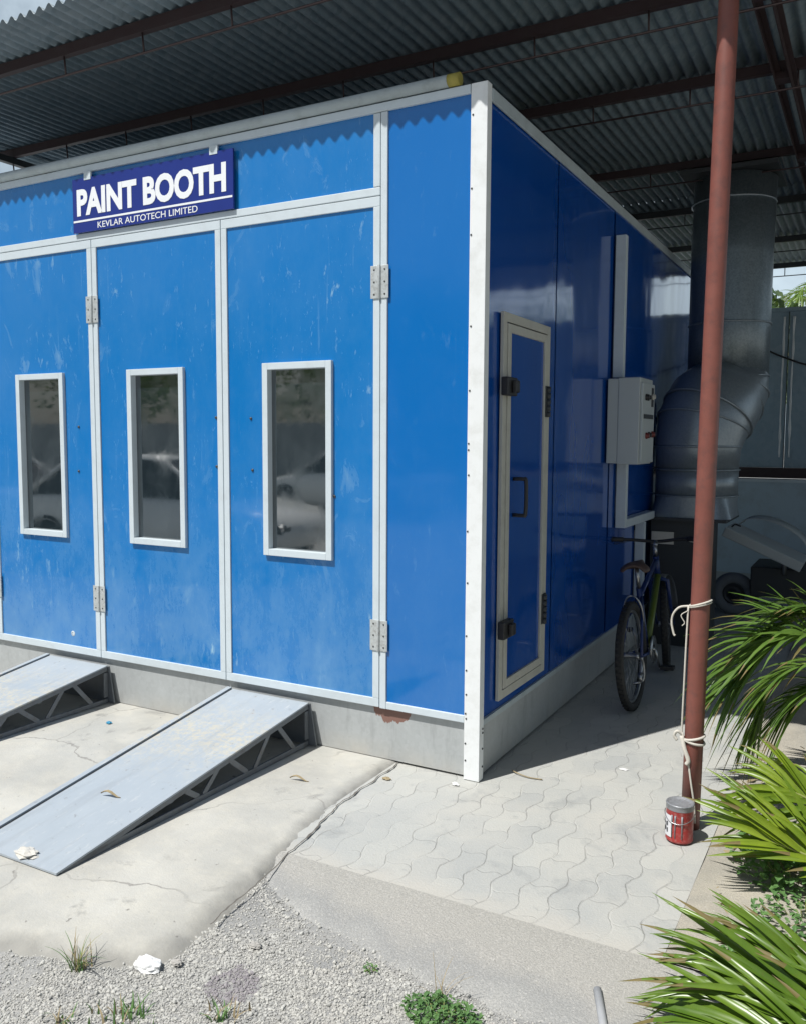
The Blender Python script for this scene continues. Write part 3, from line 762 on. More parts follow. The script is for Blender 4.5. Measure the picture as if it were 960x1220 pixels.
# ------------------------------------------------------------------ ramps
def make_ramp(x0, x1, xt0, xt1):
    t = thing('loading_ramp', None, 'ramp', ((x0 + x1) / 2, -.8, .01))
    zb, yb, zt, yt = .250, -.030, .020, -1.640
    def P(u, v, dz=0): # u 0..1 across, v 0..1 from top to tip
        xa = x0 + (xt0 - x0) * v; xb = x1 + (xt1 - x1) * v
        return (xa + (xb - xa) * u, yb + (yt - yb) * v, zb + (zt - zb) * v + dz)
    b = MB(); vs = []; fs = []; nx, ny = 10, 30
    for j in range(ny + 1):
        for i in range(nx + 1):
            p = P(i / nx, j / ny); q = Vector(p)
            dz = .004 * noise.noise((q.x * 3, q.y * 3, 1.5)) * (1 if 0 < i < nx else 0)
            vs.append((p[0], p[1], p[2] + dz))
    for j in range(ny):
        for i in range(nx):
            a = j * (nx + 1) + i; fs.append((a, a + 1, a + nx + 2, a + nx + 1))
    b.add(vs, fs, True)
    b.hexa([P(0, 1, -.008), P(1, 1, -.008), P(1, 0, -.008), P(0, 0, -.008), P(0, 1, -.0005), P(1, 1, -.0005), P(1, 0, -.0005), P(0, 0, -.0005)])
    b.build('deck', M['deck'], t)
    # raised angle lip along the left edge
    b = MB(); p, q = P(-.006, 0, .004), P(-.006, 1, .004)
    b.bar(p, q, .030, .012); b.build('edge_strip', M['deck'], t, bevel=.001)
    b = MB(); b.bar(P(.030, .005, .0008), P(.030, 1, .0008), .006, .002); b.build('edge_gap', M['gap'], t)
    for side, u in (('l', .012), ('r', .985)):
        b = MB()
        b.bar(P(u, 0, -.022), P(u, .985, -.018), .012, .026)                 # top chord under deck
        a0, a1 = P(u, 0), P(u, .93)
        b.bar((a0[0], a0[1], .026), (a1[0], a1[1], .020), .012, .027)                # bottom chord
        b.bar((a0[0], a0[1] - .012, .05), (a0[0], a0[1] - .012, zb - .045), .03, .012, (1, 0, 0))
        ks = [(.09, 0), (.20, 1), (.22, 1), (.32, 0), (.40, 0), (.48, 1), (.50, 1), (.575, 0)]
        seq = [(.10, 1, .17, 0), (.27, 0, .23, 1) if False else (.225, 1, .285, 0), (.36, 1, .30, 0) if False else (.40, 1, .345, 0), (.41, 1, .50, 0), (.585, 1, .525, 0)]
        seq = [(.075, 0, .155, 1), (.275, 0, .205, 1), (.31, 0, .385, 1), (.50, 0, .44, 1), (.52, 0, .57, 1)]
        for (v0, lo0, v1, lo1) in seq:
            A = P(u, v0); B = P(u, v1)
            b.bar((A[0], A[1], .034), (B[0], B[1], B[2] - .028), .026, .008, (1, 0, 0))
        b.build('side_truss', M['ramp_side'], t, bevel=.001)
    b = MB(); a, c = P(0, 0), P(1, 0)
    b.hexa([(a[0], -.024, .014), (c[0] + .045, -.024, .014), (c[0] + .045, -.014, .014), (a[0], -.014, .014), (a[0], -.024, .242), (c[0] + .004, -.024, .242), (c[0] + .004, -.014, .242), (a[0], -.014, .242)])
    b.build('end_plate', M['ramp_side'], t)
    for v in (.30, .62):
        b = MB(); b.bar(P(.03, v, -.03), P(.97, v, -.03), .03, .03); b.build('cross_brace', M['ramp_side'], t)
    return t
r1 = make_ramp(-1.523, -.982, -1.520, -1.018)
r1['label'] = 'grey steel loading ramp nearer the corner, with crumpled white scrap at its tip'
r2 = copy_tree(r1); r2.location.x -= 1.525
r2['label'] = 'grey steel loading ramp further left, cut by the picture edge'
for r in (r1, r2): r['group'] = 'steel ramps up to the folding doors'

# ------------------------------------------------------------------ shelter roof
ROOF_Z, EAVE, RX0, RX1, RY1 = 3.955, -.436, -4.76, 6.5, 8.80
roof = thing('shelter_roof', 'corrugated zinc roof on red oxide purlins over the booth', 'roof', (0, 4.3, 4.0))
def corr(y0, y1, z, seed):
    b = MB(); pitch, amp = .0762, .016; n = int((RX1 - RX0) / pitch * 8); ny = 6; vs = []; fs = []
    for j in range(ny + 1):
        y = y0 + (y1 - y0) * j / ny
        for i in range(n + 1):
            x = RX0 + (RX1 - RX0) * i / n
            wob = .004 * noise.noise((math.floor(x / .62) * 3.3, y * .7, seed))
            vs.append((x, y, z + amp * math.sin((x - RX0) / pitch * 2 * math.pi) + wob))
    for j in range(ny):
        for i in range(n):
            a = j * (n + 1) + i; fs.append((a, a + 1, a + n + 2, a + n + 1))
    b.add(vs, fs, True)
    return b
for k, (y0, y1) in enumerate(((EAVE, 2.13), (2.02, 5.05), (4.93, RY1))):
    o = corr(y0, y1, ROOF_Z + .031 + (.010 if k == 1 else 0) , k).build('roof_sheet', M['roof'], roof, recalc=False)
    s = o.modifiers.new('thickness', 'SOLIDIFY'); s.thickness = .0012; s.offset = 1
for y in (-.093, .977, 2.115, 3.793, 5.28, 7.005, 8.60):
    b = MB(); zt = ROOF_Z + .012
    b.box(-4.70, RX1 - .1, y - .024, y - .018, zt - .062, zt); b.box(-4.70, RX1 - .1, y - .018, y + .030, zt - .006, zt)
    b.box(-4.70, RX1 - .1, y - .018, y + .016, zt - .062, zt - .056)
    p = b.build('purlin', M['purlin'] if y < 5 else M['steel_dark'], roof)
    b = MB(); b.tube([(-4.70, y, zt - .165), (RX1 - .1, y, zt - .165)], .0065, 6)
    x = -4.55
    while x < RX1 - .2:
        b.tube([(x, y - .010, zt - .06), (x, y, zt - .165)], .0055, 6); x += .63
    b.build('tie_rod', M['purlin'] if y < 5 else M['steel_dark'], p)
def rafter(x):
    b = MB(); z1 = ROOF_Z - .052
    for dx in (-.055, .03):
        b.box(x + dx, x + dx + .006, EAVE + .15, RY1 - .1, z1 - .055, z1); b.box(x + dx + .006, x + dx + .035, EAVE + .15, RY1 - .1, z1 - .006, z1)
    for y in (.977, 2.115, 3.793, 5.28, 7.005): b.box(x - .049, x + .03, y - .05, y + .05, z1 - .05, z1 - .007)
    b.build('rafter', M['purlin'], roof)
rafter(1.045); 
b = MB(); z1 = ROOF_Z - .052; b.box(-4.58, -4.53, EAVE + .15, RY1 - .1, z1 - .05, z1); b.build('rafter', M['steel_dark'], roof)
b = MB(); b.box(-7.5, -4.58, 1.30, 1.34, 3.86, 3.90); b.build('tie_beam', M['steel_dark'], roof)
b = MB(); b.box(5.9, 5.96, EAVE + .15, RY1 - .1, z1 - .055, z1); b.build('rafter', M['purlin'], roof)

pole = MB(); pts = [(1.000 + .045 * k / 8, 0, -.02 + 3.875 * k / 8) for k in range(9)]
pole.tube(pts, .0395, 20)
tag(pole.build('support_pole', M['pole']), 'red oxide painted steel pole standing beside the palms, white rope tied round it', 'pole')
# further posts of the shelter, out of sight at the left and right
for i, (x, y) in enumerate(((5.93, 0), (5.93, 8.45))):
    b = MB(); b.tube([(x, y, -.04), (x, y, 3.845)], .04, 16)
    tag(b.build('support_pole', M['pole']), ('red oxide steel pole at the far right front corner of the shelter', 'red oxide steel pole at the far right back corner of the shelter')[i], 'pole')
# rope tied on the pole
rp = thing('tied_rope', 'dirty white rope knotted round the red pole and hanging down it', 'rope', (1.0, 0, .4))
def ring(b, z, r, cx, tilt=.3, rr=.005):
    b.tube([(cx + r * math.cos(a), r * math.sin(a), z + tilt * r * math.cos(a)) for a in [2 * math.pi * k / 20 for k in range(20)]], rr, 6, closed=True)
b = MB(); ring(b, .985, .0445, 1.012, .35, .0045); ring(b, .978, .0445, 1.012, .30, .0035)
b.tube(catmull([(.968, -.012, .97), (.93, -.02, .962), (.905, -.02, .93), (.90, -.02, .89), (.91, -.02, .845), (.916, -.02, .838)], 5), [.0048] * 26, 6)
b.tube(catmull([(.965, -.02, .95), (.94, -.03, .93), (.955, -.03, .90), (.945, -.03, .885)], 5), .0022, 5)
b.build('upper_loop', M['rope'], rp)
b = MB(); b.tube(catmull([(.966, -.015, .972), (.963, -.022, .80), (.960, -.022, .62), (.957, -.02, .44), (.962, -.025, .41), (.985, -.035, .33), (1.005, -.045, .22), (1.022, -.046, .12), (1.028, -.046, .04)], 6), .0042, 6)
b.build('hanging_strand', M['rope'], rp)
b = MB(); ring(b, .40, .0435, 1.004, .25, .006); ring(b, .385, .0435, 1.004, -.2, .006)
b.tube(catmull([(.960, -.02, .41), (.940, -.03, .425), (.928, -.03, .405), (.940, -.03, .385)], 5), .007, 6)
b.tube(catmull([(.958, -.025, .405), (.972, -.04, .36), (.992, -.045, .31), (.985, -.045, .29)], 5), [.010] * 16, 6)
b.build('lower_knot', M['rope'], rp)

# ------------------------------------------------------------------ paint can
can = thing('paint_can', 'dented red paint tin with grey lid at the foot of the red pole', 'paint tin', (.985, -.155, .008))
b = MB(); r = .056
b.lathe([(0, 0), (r - .003, 0), (r, .004), (r - .001, .010), (r - .001, .130), (r, .134)], (.985, -.155, .008), n=36)
b.build('body', M['can_red'], can)
b = MB(); b.lathe([(r, .1345), (r + .001, .138), (r - .001, .152), (r + .002, .156), (r - .001, .160), (r - .006, .160), (r - .009, .153), (r - .02, .153), (0, .154)], (.985, -.155, .008), n=36)
b.build('lid', M['can_lid'], can)
b = MB()   # paper label wrapped on the left face
vs = []; fs = []
for i in range(13):
    a = R(185 + 62 * i / 12)
    for z in (.030, .122): vs.append((.985 + (r + .0012) * math.cos(a), -.155 + (r + .0012) * math.sin(a), z))
for i in range(12): fs.append((2 * i, 2 * i + 2, 2 * i + 3, 2 * i + 1))
b.add(vs, fs, True); b.build('paper_label', M['paper'], can)
b = MB()
for (a, z0, z1) in ((200, .045, .11), (212, .05, .085), (224, .045, .10)):
    for zz in range(2):
        z = z0 + (z1 - z0) * zz / 2
        c = Vector((.985 + (r + .002) * math.cos(R(a)), -.155 + (r + .002) * math.sin(R(a)), z + .01))
        b.obox(c, (-math.sin(R(a)), math.cos(R(a)), 0), (math.cos(R(a)), math.sin(R(a)), 0), (0, 0, 1), .0035, .0004, .009)
b.build('label_mark', M['steel_dark'], can)
b = MB()   # paint drips
for a in (247, 262, 290):
    c = [(.985 + (r + .0006) * math.cos(R(a)), -.155 + (r + .0006) * math.sin(R(a)), z) for z in (.126, .09, .03)]
    b.tube(c, [.004, .003, .002], 6)
b.build('paint_drip', M['can_lid'], can)
b = MB(); b.tube([(.985 + (r + .004) * math.cos(R(a)), -.155 + (r + .004) * math.sin(R(a)), .128 - .035 * math.sin(R((a - 180)))) for a in range(180, 361, 12)], .0018, 6)
b.build('wire_handle', M['chrome'], can)

# ------------------------------------------------------------------ bicycle (local: +Y forward)
bike = thing('bicycle', 'old mountain bicycle in dark blue and lime parked against the side wall', 'bicycle', (.385, 1.52, .0), rot=(0, R(-4), R(1)))
RW = .335
def wheel(y, x, steer, name='wheel'):
    ax = Vector((math.cos(steer), math.sin(steer), 0)); c = Vector((x, y, RW))
    u = Vector((-ax.y, ax.x, 0)); w = Vector((0, 0, 1))
    b = MB(); b.tube([c + (u * math.cos(a) + w * math.sin(a)) * (RW - .026) for a in [2 * math.pi * k / 40 for k in range(40)]], .026, 10, closed=True)
    for k in range(56):
        a = 2 * math.pi * k / 56
        b.obox(c + (u * math.cos(a) + w * math.sin(a)) * (RW - .001), ax, u * -math.sin(a) + w * math.cos(a), u * math.cos(a) + w * math.sin(a), .017, .008, .003)
    t = b.build('wheel', M['tyre'], bike, local=True)
    b = MB(); b.tube([c + (u * math.cos(a) + w * math.sin(a)) * (RW - .056) for a in [2 * math.pi * k / 40 for k in range(40)]], .011, 8, closed=True)
    b.build('rim', M['chrome'], t, local=True)
    b = MB(); b.tube([c - ax * .05, c - ax * .03, c + ax * .03, c + ax * .05], [.022, .016, .016, .022], 10); b.build('hub', M['chrome'], t, local=True)
    b = MB()
    for k in range(32):
        a = 2 * math.pi * k / 32; sd = .03 if k % 2 else -.03; a2 = a + (.5 if k % 4 < 2 else -.5)
        b.tube([c + ax * sd + (u * math.cos(a2) + w * math.sin(a2)) * .02, c + (u * math.cos(a) + w * math.sin(a)) * (RW - .06)], .0012, 4)
    b.build('spokes', M['chrome'], t, local=True)
wheel(.0 + RW * 0, 0, 0); wheel(1.06, .0, R(10))
b = MB(); bb = (0, .42, .29); st = (0, .27, .72); hd1 = (0, .83, .86); hd0 = (0, .87, .70)
b.tube([bb, (0, .40, .35), st], .018, 10); b.tube([hd1, hd0], .021, 10); b.tube([(0, .28, .66), (0, .83, .83)], .017, 10)
b.cur = 1; b.tube([bb, (0, .60, .46), (0, .86, .72)], .024, 10)
b.cur = 0
for s in (-1, 1):
    b.tube([(s * .012, .40, .29), (s * .05, .25, .30), (s * .062, .0, RW)], .010, 8)
    b.tube([(s * .012, .285, .66), (s * .045, .12, .54), (s * .062, .0, RW)], .009, 8)
    b.tube([(0, .87, .70), (s * .06, .89, .68), (s * .062, .95, .50), (s * .06, 1.06, RW)], [.016, .016, .013, .010], 8)
b.build('frame', [M['bike_blue'], M['bike_green']], bike, local=True)
b = MB(); b.tube([(0, .27, .72), (0, .235, .85)], .0135, 10); b.build('seat_post', M['chrome'], bike, local=True)
b = MB(); vs = []; fs = []
prof = [(-.09, .075, .0), (-.06, .105, .012), (0, .10, .016), (.06, .065, .012), (.12, .033, .008), (.19, .022, .004), (.205, .008, -.006)]
for (yy, hw, dz) in prof:
    for k in range(9):
        q = -1 + 2 * k / 8; vs.append((hw * q, .22 + yy, .885 + dz - .05 * abs(q) ** 2.5))
for i in range(len(prof) - 1):
    for k in range(8): a = i * 9 + k; fs.append((a, a + 1, a + 10, a + 9))
b.add(vs, fs, True); o = b.build('saddle', M['saddle'], bike, local=True)
sm = o.modifiers.new('t', 'SOLIDIFY'); sm.thickness = .022; sm.offset = -1; sb = o.modifiers.new('s', 'SUBSURF'); sb.levels = 1; sb.render_levels = 1
b = MB(); b.tube([hd1, (0, .815, .93)], .014, 8); b.tube([(0, .815, .93), (0, .86, .96)], .016, 8); b.build('stem', M['chrome'], bike, local=True)
b = MB(); b.tube(catmull([(-.33, .80, .985), (-.16, .84, .975), (0, .86, .96), (.16, .84, .975), (.33, .80, .985)], 5), .0115, 8); hb = b.build('handlebar', M['black'], bike, local=True)
for s in (-1, 1):
    b = MB(); b.tube([(s * .22, .823, .979), (s * .335, .798, .986)], .018, 10); b.build('grip', M['black'], hb, local=True)
    b = MB(); b.tube([(s * .19, .85, .975), (s * .23, .88, .955), (s * .31, .875, .94)], .005, 6); b.build('brake_lever', M['chrome'], hb, local=True)
b = MB(); b.lathe([(.03, -.004), (.09, -.004), (.09, .004), (.03, .004)], (.045, .42, .29), (1, 0, 0), 28)
b.tube([(.055, .42, .29), (.062, .50, .15)], .009, 8); b.tube([(-.055, .42, .29), (-.062, .34, .43)], .009, 8); b.tube([(-.06, .42, .29), (.06, .42, .29)], .015, 8)
ck = b.build('crankset', M['chrome'], bike, local=True)
for s, (y, z) in ((1, (.50, .15)), (-1, (.34, .43))):
    b = MB(); b.box(min(s * .07, s * .16), max(s * .07, s * .16), y - .03, y + .03, z - .012, z + .012); b.build('pedal', M['black'], ck, local=True, bevel=.003)
b = MB()
for s in (-1, 1): b.tube(catmull([(s * .052, .15, .50), (s * .055, .09, .62), (s * .03, .07, .685), (0, .075, .70)], 4), .006, 6)
b.build('rear_brake', M['chrome'], bike, local=True)
b = MB(); b.tube(catmull([(0, .0, .16), (.06, .02, .18), (.065, .03, .27), (.06, .0, .33)], 4), .008, 6); b.lathe([(.01, -.01), (.03, -.01), (.03, .01), (.01, .01)], (.05, .01, .2), (1, 0, 0), 12); b.build('derailleur', M['chrome'], bike, local=True)
b = MB(); vs = []; fs = []
for i in range(13):
    a = R(10 + 100 * i / 12)
    for w in (-.03, -.015, .015, .03): vs.append((w, 1.06 + (RW + .035) * math.cos(a), RW + (RW + .035 - abs(w) * .4) * math.sin(a)))
for i in range(12):
    for k in range(3): a = i * 4 + k; fs.append((a, a + 1, a + 5, a + 4))
b.add(vs, fs, True); o = b.build('mudguard', M['chrome'], bike, local=True); o.modifiers.new('t', 'SOLIDIFY').thickness = .002

# ------------------------------------------------------------------ exhaust duct
du = thing('exhaust_duct', 'fat galvanised exhaust duct with elbow rising from a fan box to the roof', 'duct', (.4, 3.9, 0))
LC, UC, RD = Vector((.345, 3.62, 0)), Vector((.50, 4.02, 0)), .325
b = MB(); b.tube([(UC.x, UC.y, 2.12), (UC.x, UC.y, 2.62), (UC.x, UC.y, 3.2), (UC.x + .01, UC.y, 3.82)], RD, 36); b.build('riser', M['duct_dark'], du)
for z in (2.2, 2.63, 3.62):
    b = MB(); b.lathe([(RD + .001, 0), (RD + .010, .004), (RD + .010, .012), (RD + .001, .016)], (UC.x, UC.y, z), n=36); b.build('seam_ring', M['duct'], du)
b = MB(); b.box(UC.x - .37, UC.x + .37, UC.y - .37, UC.y + .37, 3.825, 3.86); b.build('roof_flange', M['steel_dark'], du)
path = [(LC.x, LC.y, 1.44), (LC.x, LC.y, 1.62), (LC.x + .025, LC.y + .03, 1.80), (LC.x + .085, LC.y + .13, 1.95), (UC.x - .035, UC.y - .12, 2.02), (UC.x, UC.y - .03, 2.10), (UC.x, UC.y, 2.22)]
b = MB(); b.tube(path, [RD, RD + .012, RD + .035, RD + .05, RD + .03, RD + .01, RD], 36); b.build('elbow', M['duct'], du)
def ringat(p, d, r):
    b = MB(); b.lathe([(r - .002, -.010), (r + .010, -.006), (r + .010, .006), (r - .002, .010)], p, d, n=36); b.build('seam_ring', M['duct'], du)
ringat(((path[2][0] + path[3][0]) / 2, (path[2][1] + path[3][1]) / 2, (path[2][2] + path[3][2]) / 2), (.3, .5, .85), RD + .045); ringat(path[5], (.1, .3, .95), RD + .012); ringat(path[1], (0, .0, 1), RD + .012); ringat(path[2], (.18, .3, .95), RD + .035); ringat(path[4], (.25, .55, .7), RD + .03)
b = MB(); b.tube([(LC.x, LC.y, 1.215), (LC.x, LC.y, 1.44)], RD, 36); b.build('collar', M['duct'], du)
for z in (1.215, 1.425):
    b = MB(); b.lathe([(RD + .001, 0), (RD + .014, .004), (RD + .014, .012), (RD + .001, .016)], (LC.x, LC.y, z), n=36); b.build('seam_ring', M['duct'], du)
b = MB(); n = 36; vs = []; fs = []
for k in range(n):
    a = 2 * math.pi * k / n; vs.append((LC.x + RD * math.cos(a), LC.y + RD * math.sin(a), 1.215))
for k in range(n):
    a = 2 * math.pi * k / n; m_ = max(abs(math.cos(a)), abs(math.sin(a))); vs.append((LC.x + .31 * math.cos(a) / m_, LC.y + .31 * math.sin(a) / m_, 1.05))
for k in range(n): l = (k + 1) % n; fs.append((k, l, n + l, n + k))
b.add(vs, fs, True); b.build('transition_hood', M['duct'], du)
b = MB(); b.box(.03, .64, 3.28, 3.98, 1.025, 1.049); b.build('shelf_flange', M['steel_dark'], du)
b = MB(); b.box(.05, .50, 3.34, 3.80, .0, 1.024); b.build('fan_box', M['steel_dark'], du)
b = MB(); b.box(.06, .235, 3.325, 3.338, .83, .93); b.build('label_plate', M['cream'], du)

# ------------------------------------------------------------------ back wall of the shelter
bw = thing('back_wall', 'blue grey sheet metal wall behind the duct with white drips on its joints', 'wall', (2.5, 8, 0))
seams = [-1.2, .62, 2.45, 4.3, 6.2]
for i in range(len(seams) - 1):
    b = MB(); b.box(seams[i] + .006, seams[i + 1] - .006, 8.0, 8.05, 1.33, 3.26); b.build('metal_panel', M['wall_metal'], bw)
drip = simple('white_sealant_drips', (.82, .88, .90), .6, 0, .2, 6)
for x in seams[1:-1]:
    for dx in (-.055, .055):
        b = MB(); z = 3.2; pts = []; rr = []
        while z > 1.4:
            pts.append((x + dx + .006 * noise.noise((z * 4, x, dx)), 7.999, z)); rr.append(.008 + .018 * abs(noise.noise((z * 5, dx * 50, x)))); z -= .06
        b.tube(pts, rr, 6); b.build('sealant_joint', drip, bw)
    b = MB(); b.box(x - .004, x + .004, 7.99, 8.0, 1.33, 3.26); b.build('joint_strip', M['gap'], bw)
b = MB(); b.box(-1.2, 6.2, 7.97, 8.08, 3.262, 3.31); b.build('coping', M['wall_metal'], bw)
b = MB(); b.box(-1.2, 6.2, 7.9, 8.06, 1.20, 1.328); b.build('dark_ledge', M['purlin'], bw)
lw = MB(); lw.box(-1.2, 6.2, 7.72, 8.06, -.03, 1.155); lw = lw.build('low_wall', M['white_wall'])
tag(lw, 'pale grey rendered low wall below the sheet metal wall', 'wall')
b = MB(); b.box(-1.2, 6.2, 7.70, 8.06, 1.157, 1.19); b.build('coping', M['alu'], lw)
b = MB(); b.tube(catmull([(.30, 7.93, 2.85), (.45, 7.95, 2.76), (.65, 7.96, 2.67), (.84, 7.96, 2.60), (1.3, 7.96, 2.5), (2.4, 7.96, 2.62)], 6), .012, 6)
tag(b.build('black_cable', M['black']), 'black cable sagging across the blue grey metal wall', 'cable')

# ------------------------------------------------------------------ hand cart behind the palms
hc = thing('hand_cart', 'grey hand cart with a tilted lid and a fat rubber wheel beside the duct', 'cart', (.7, 4.8, 0))
b = MB(); d = Vector((.62, .0, -.27)).normalized(); up = Vector((.27, 0, .62)).normalized(); c = Vector((.78, 4.75, .70))
b.obox(c, d, (0, 1, 0), up, .36, .28, .045); b.build('tilted_lid', M['box_grey'], hc, bevel=.008)
b = MB(); vs = []; fs = []
for i in range(13):
    a = math.pi * i / 12
    for y in (5.06, 5.5): p = c + d * (-.34 * math.cos(a)) + up * (.02 + .17 * math.sin(a)); vs.append((p.x + .02, y, p.z))
for i in range(12): fs.append((2 * i, 2 * i + 2, 2 * i + 3, 2 * i + 1))
b.add(vs, fs, True); o = b.build('curved_hood', M['box_grey'], hc); o.modifiers.new('t', 'SOLIDIFY').thickness = .006
b = MB(); b.tube(catmull([(.50, 4.60, .875), (.53, 4.60, .90), (.58, 4.60, .885)], 4), .008, 6); b.build('lid_handle', M['black'], hc)
b = MB(); b.box(.66, 1.3, 4.75, 5.4, .22, .50); b.build('body', M['steel_dark'], hc, bevel=.01)
for (x, y) in ((.72, 4.8), (1.25, 4.8), (1.25, 5.35)):
    b = MB(); b.bar((x, y, 0), (x, y, .23), .03, .03, (1, 0, 0)); b.build('leg', M['steel_dark'], hc)
b = MB(); b.tube([(.95, 4.73, .45), (.95, 4.73, .62)], .02, 8); b.tube([(.95, 4.73, .45), (.95, 4.73, .62)], .012, 8); b.build('spring', M['chrome'], hc)
wc = Vector((.50, 4.92, .205))
b = MB(); b.tube([wc + Vector((math.cos(a), 0, math.sin(a))) * .150 for a in [2 * math.pi * k / 36 for k in range(36)]], .055, 12, closed=True)
wh = b.build('wheel', M['tyre_grey'], hc)
b = MB(); b.lathe([(0, .045), (.03, .045), (.035, .02), (.085, .012), (.10, .03), (.104, .0)], wc, (0, -1, 0), 24); b.build('hub', M['steel_dark'], wh)
b = MB(); b.tube([wc, wc + Vector((.0, .3, 0)), wc + Vector((.3, .3, .06))], .015, 8); b.build('axle', M['steel_dark'], hc)

# ------------------------------------------------------------------ palms and plants
def frond(b, pts, n, L, W, a0=62, a1=22, roll=0, rise=.25, droop=.55, seed=0, t0=.12, rr=(.010, .003), side=(-1, 1), jit=1.0):
    """rachis along pts, folded leaflets on both sides"""
    q = random.Random(seed); C = catmull(pts, 14); N = len(C)
    b.cur = 1; b.tube(C, [rr[0] + (rr[1] - rr[0]) * i / (N - 1) for i in range(N)], 6); b.cur = 0
    for s in side:
        for k in range(n):
            t = t0 + (1 - t0) * (k + q.uniform(.0, .7)) / n; t = min(t, .999)
            f = t * (N - 1); i = int(f); p = C[i].lerp(C[min(i + 1, N - 1)], f - i)
            T = (C[min(i + 1, N - 1)] - C[max(i - 1, 0)]).normalized()
            up = Vector((0, 0, 1)); S = T.cross(up)
            if S.length < .2: S = Vector((1, 0, 0))
            S.normalize(); U = S.cross(T).normalized()
            S, U = S * math.cos(roll) + U * math.sin(roll), U * math.cos(roll) - S * math.sin(roll)
            a = R(a0 + (a1 - a0) * t + q.uniform(-8, 8) * jit)
            D = (T * math.cos(a) + S * s * math.sin(a) + U * (rise + q.uniform(-.22, .22) * jit)).normalized()
            tt = (t - t0) / (1 - t0)
            ln = L * (.55 + .75 * math.sin(math.pi * min(1, tt * .8 + .12))) * q.choice((1, 1, 1, .8, .93)) * q.uniform(.85, 1.08)
            dr = droop * q.uniform(.4, 1.9)
            wdir = D.cross(U).normalized()
            NS = 7; base = len(b.v); dry = q.choice((0, 0, 0, 1, 1, 2))
            for j in range(NS + 1):
                u = j / NS
                c = p + D * ln * u + Vector((0, 0, -1)) * ln * dr * u ** 2.4
                w = W * (.35 + .65 * min(1, u * 5)) * (1 - u ** 2.2) ** .8 + .0004
                nrm = (U - Vector((0, 0, 0))).normalized()
                b.v += [tuple(c - wdir * w / 2 + nrm * w * .16), tuple(c - nrm * w * .10), tuple(c + wdir * w / 2 + nrm * w * .16)]
                if j:
                    e = base + 3 * j
                    for m_ in (0, 1):
                        b.f.append([e - 3 + m_, e - 2 + m_, e + 1 + m_, e + m_]); b.mi.append(2 if j > NS - dry else 0); b.sm.append(True)

def palm(label, base, fronds, mat, stem_pts, stem_r, group='young palms at the right edge'):
    t = thing('palm_plant', label, 'palm', base, group)
    b = MB(); b.tube(catmull(stem_pts, 4), stem_r, 10); b.build('stem', M['bark'], t)
    for k, kw in enumerate(fronds):
        b = MB(); kw = dict(kw); m_ = kw.pop('mat', mat)
        frond(b, seed=k * 7 + 3, **kw)
        b.build('frond', [m_, M['stem'], M['dry_tip']], t, recalc=False)
    return t
# back palm: fronds curving in front of the shaded yard
pa = (1.64, .42, 0.01)
palm('dark green palm behind the red pole, its drooping fronds reaching the pole', pa, [
    dict(pts=[(1.64, .45, .32), (1.56, .52, .66), (1.43, .5, .78), (1.30, .46, .77), (1.20, .43, .68), (1.12, .40, .55)], n=40, L=.34, W=.024, a0=50, a1=22, roll=.25, rise=.30, droop=.30, t0=.25),
    dict(pts=[(1.64, .40, .30), (1.571, .25, .66), (1.45, .22, .73), (1.33, .2, .67), (1.27, .2, .57), (1.24, .2, .45)], n=30, L=.27, W=.022, a0=50, a1=18, roll=-.1, rise=.1, droop=.45, t0=.3),
    dict(pts=[(1.66, .5, .32), (1.60, .62, .72), (1.48, .62, .85), (1.36, .6, .85), (1.26, .58, .77)], n=34, L=.30, W=.023, a0=55, a1=25, rise=.30, droop=.25, t0=.3),
    dict(pts=[(1.66, .42, .3), (1.62, .34, .55), (1.52, .30, .62), (1.42, .28, .58), (1.34, .26, .48)], n=24, L=.26, W=.022, a0=55, a1=25, rise=.1, droop=.5, t0=.25),
    dict(pts=[(1.68, .45, .3), (1.85, .7, .9), (2.1, .9, 1.1), (2.4, 1.1, .95)], n=26, L=.34, W=.024, droop=.4),
    dict(pts=[(1.66, .38, .3), (1.80, .15, .9), (2.05, -.1, 1.1), (2.3, -.35, .95)], n=26, L=.34, W=.024, droop=.4),
    dict(pts=[(1.66, .5, .3), (1.68, .8, .9), (1.70, 1.1, 1.1), (1.72, 1.4, .9)], n=26, L=.32, W=.024, droop=.4),
], M['palm_deep'], [(1.64, .42, 0), (1.645, .43, .2), (1.65, .44, .36)], [.05, .045, .03])
pb_ = (1.80, -.42, 0.01)
palm('yellow green palm frond spreading in front of the paint tin', pb_, [
    dict(pts=[(1.79, -.43, .08), (1.70, -.48, .13), (1.58, -.5, .175), (1.50, -.5, .205), (1.42, -.5, .225), (1.36, -.5, .235)], n=27, L=.36, W=.026, a0=48, a1=10, roll=1.05, rise=.06, droop=.16, t0=.12, side=(1,)),
    dict(pts=[(1.79, -.43, .08), (1.72, -.45, .13), (1.60, -.47, .17), (1.50, -.47, .20), (1.42, -.47, .215), (1.36, -.46, .215)], n=15, L=.26, W=.022, a0=30, a1=10, roll=.7, rise=.10, droop=.10, t0=.30, side=(-1,)),
    dict(pts=[(1.80, -.40, .1), (1.72, -.32, .20), (1.62, -.3, .26), (1.53, -.3, .31), (1.45, -.3, .345), (1.38, -.3, .36)], n=24, L=.30, W=.024, a0=50, a1=15, roll=.9, rise=.05, droop=.25, t0=.2),
    dict(pts=[(1.82, -.4, .1), (2.0, -.3, .5), (2.25, -.2, .6), (2.5, -.1, .45)], n=24, L=.34, W=.03, droop=.4),
    dict(pts=[(1.82, -.45, .1), (1.95, -.65, .5), (2.15, -.8, .6), (2.4, -.9, .45)], n=24, L=.34, W=.03, droop=.4),
], M['palm_lime'], [(1.80, -.42, 0), (1.80, -.42, .08), (1.80, -.42, .14)], [.04, .035, .02])
pc = (1.86, -1.30, -.02)
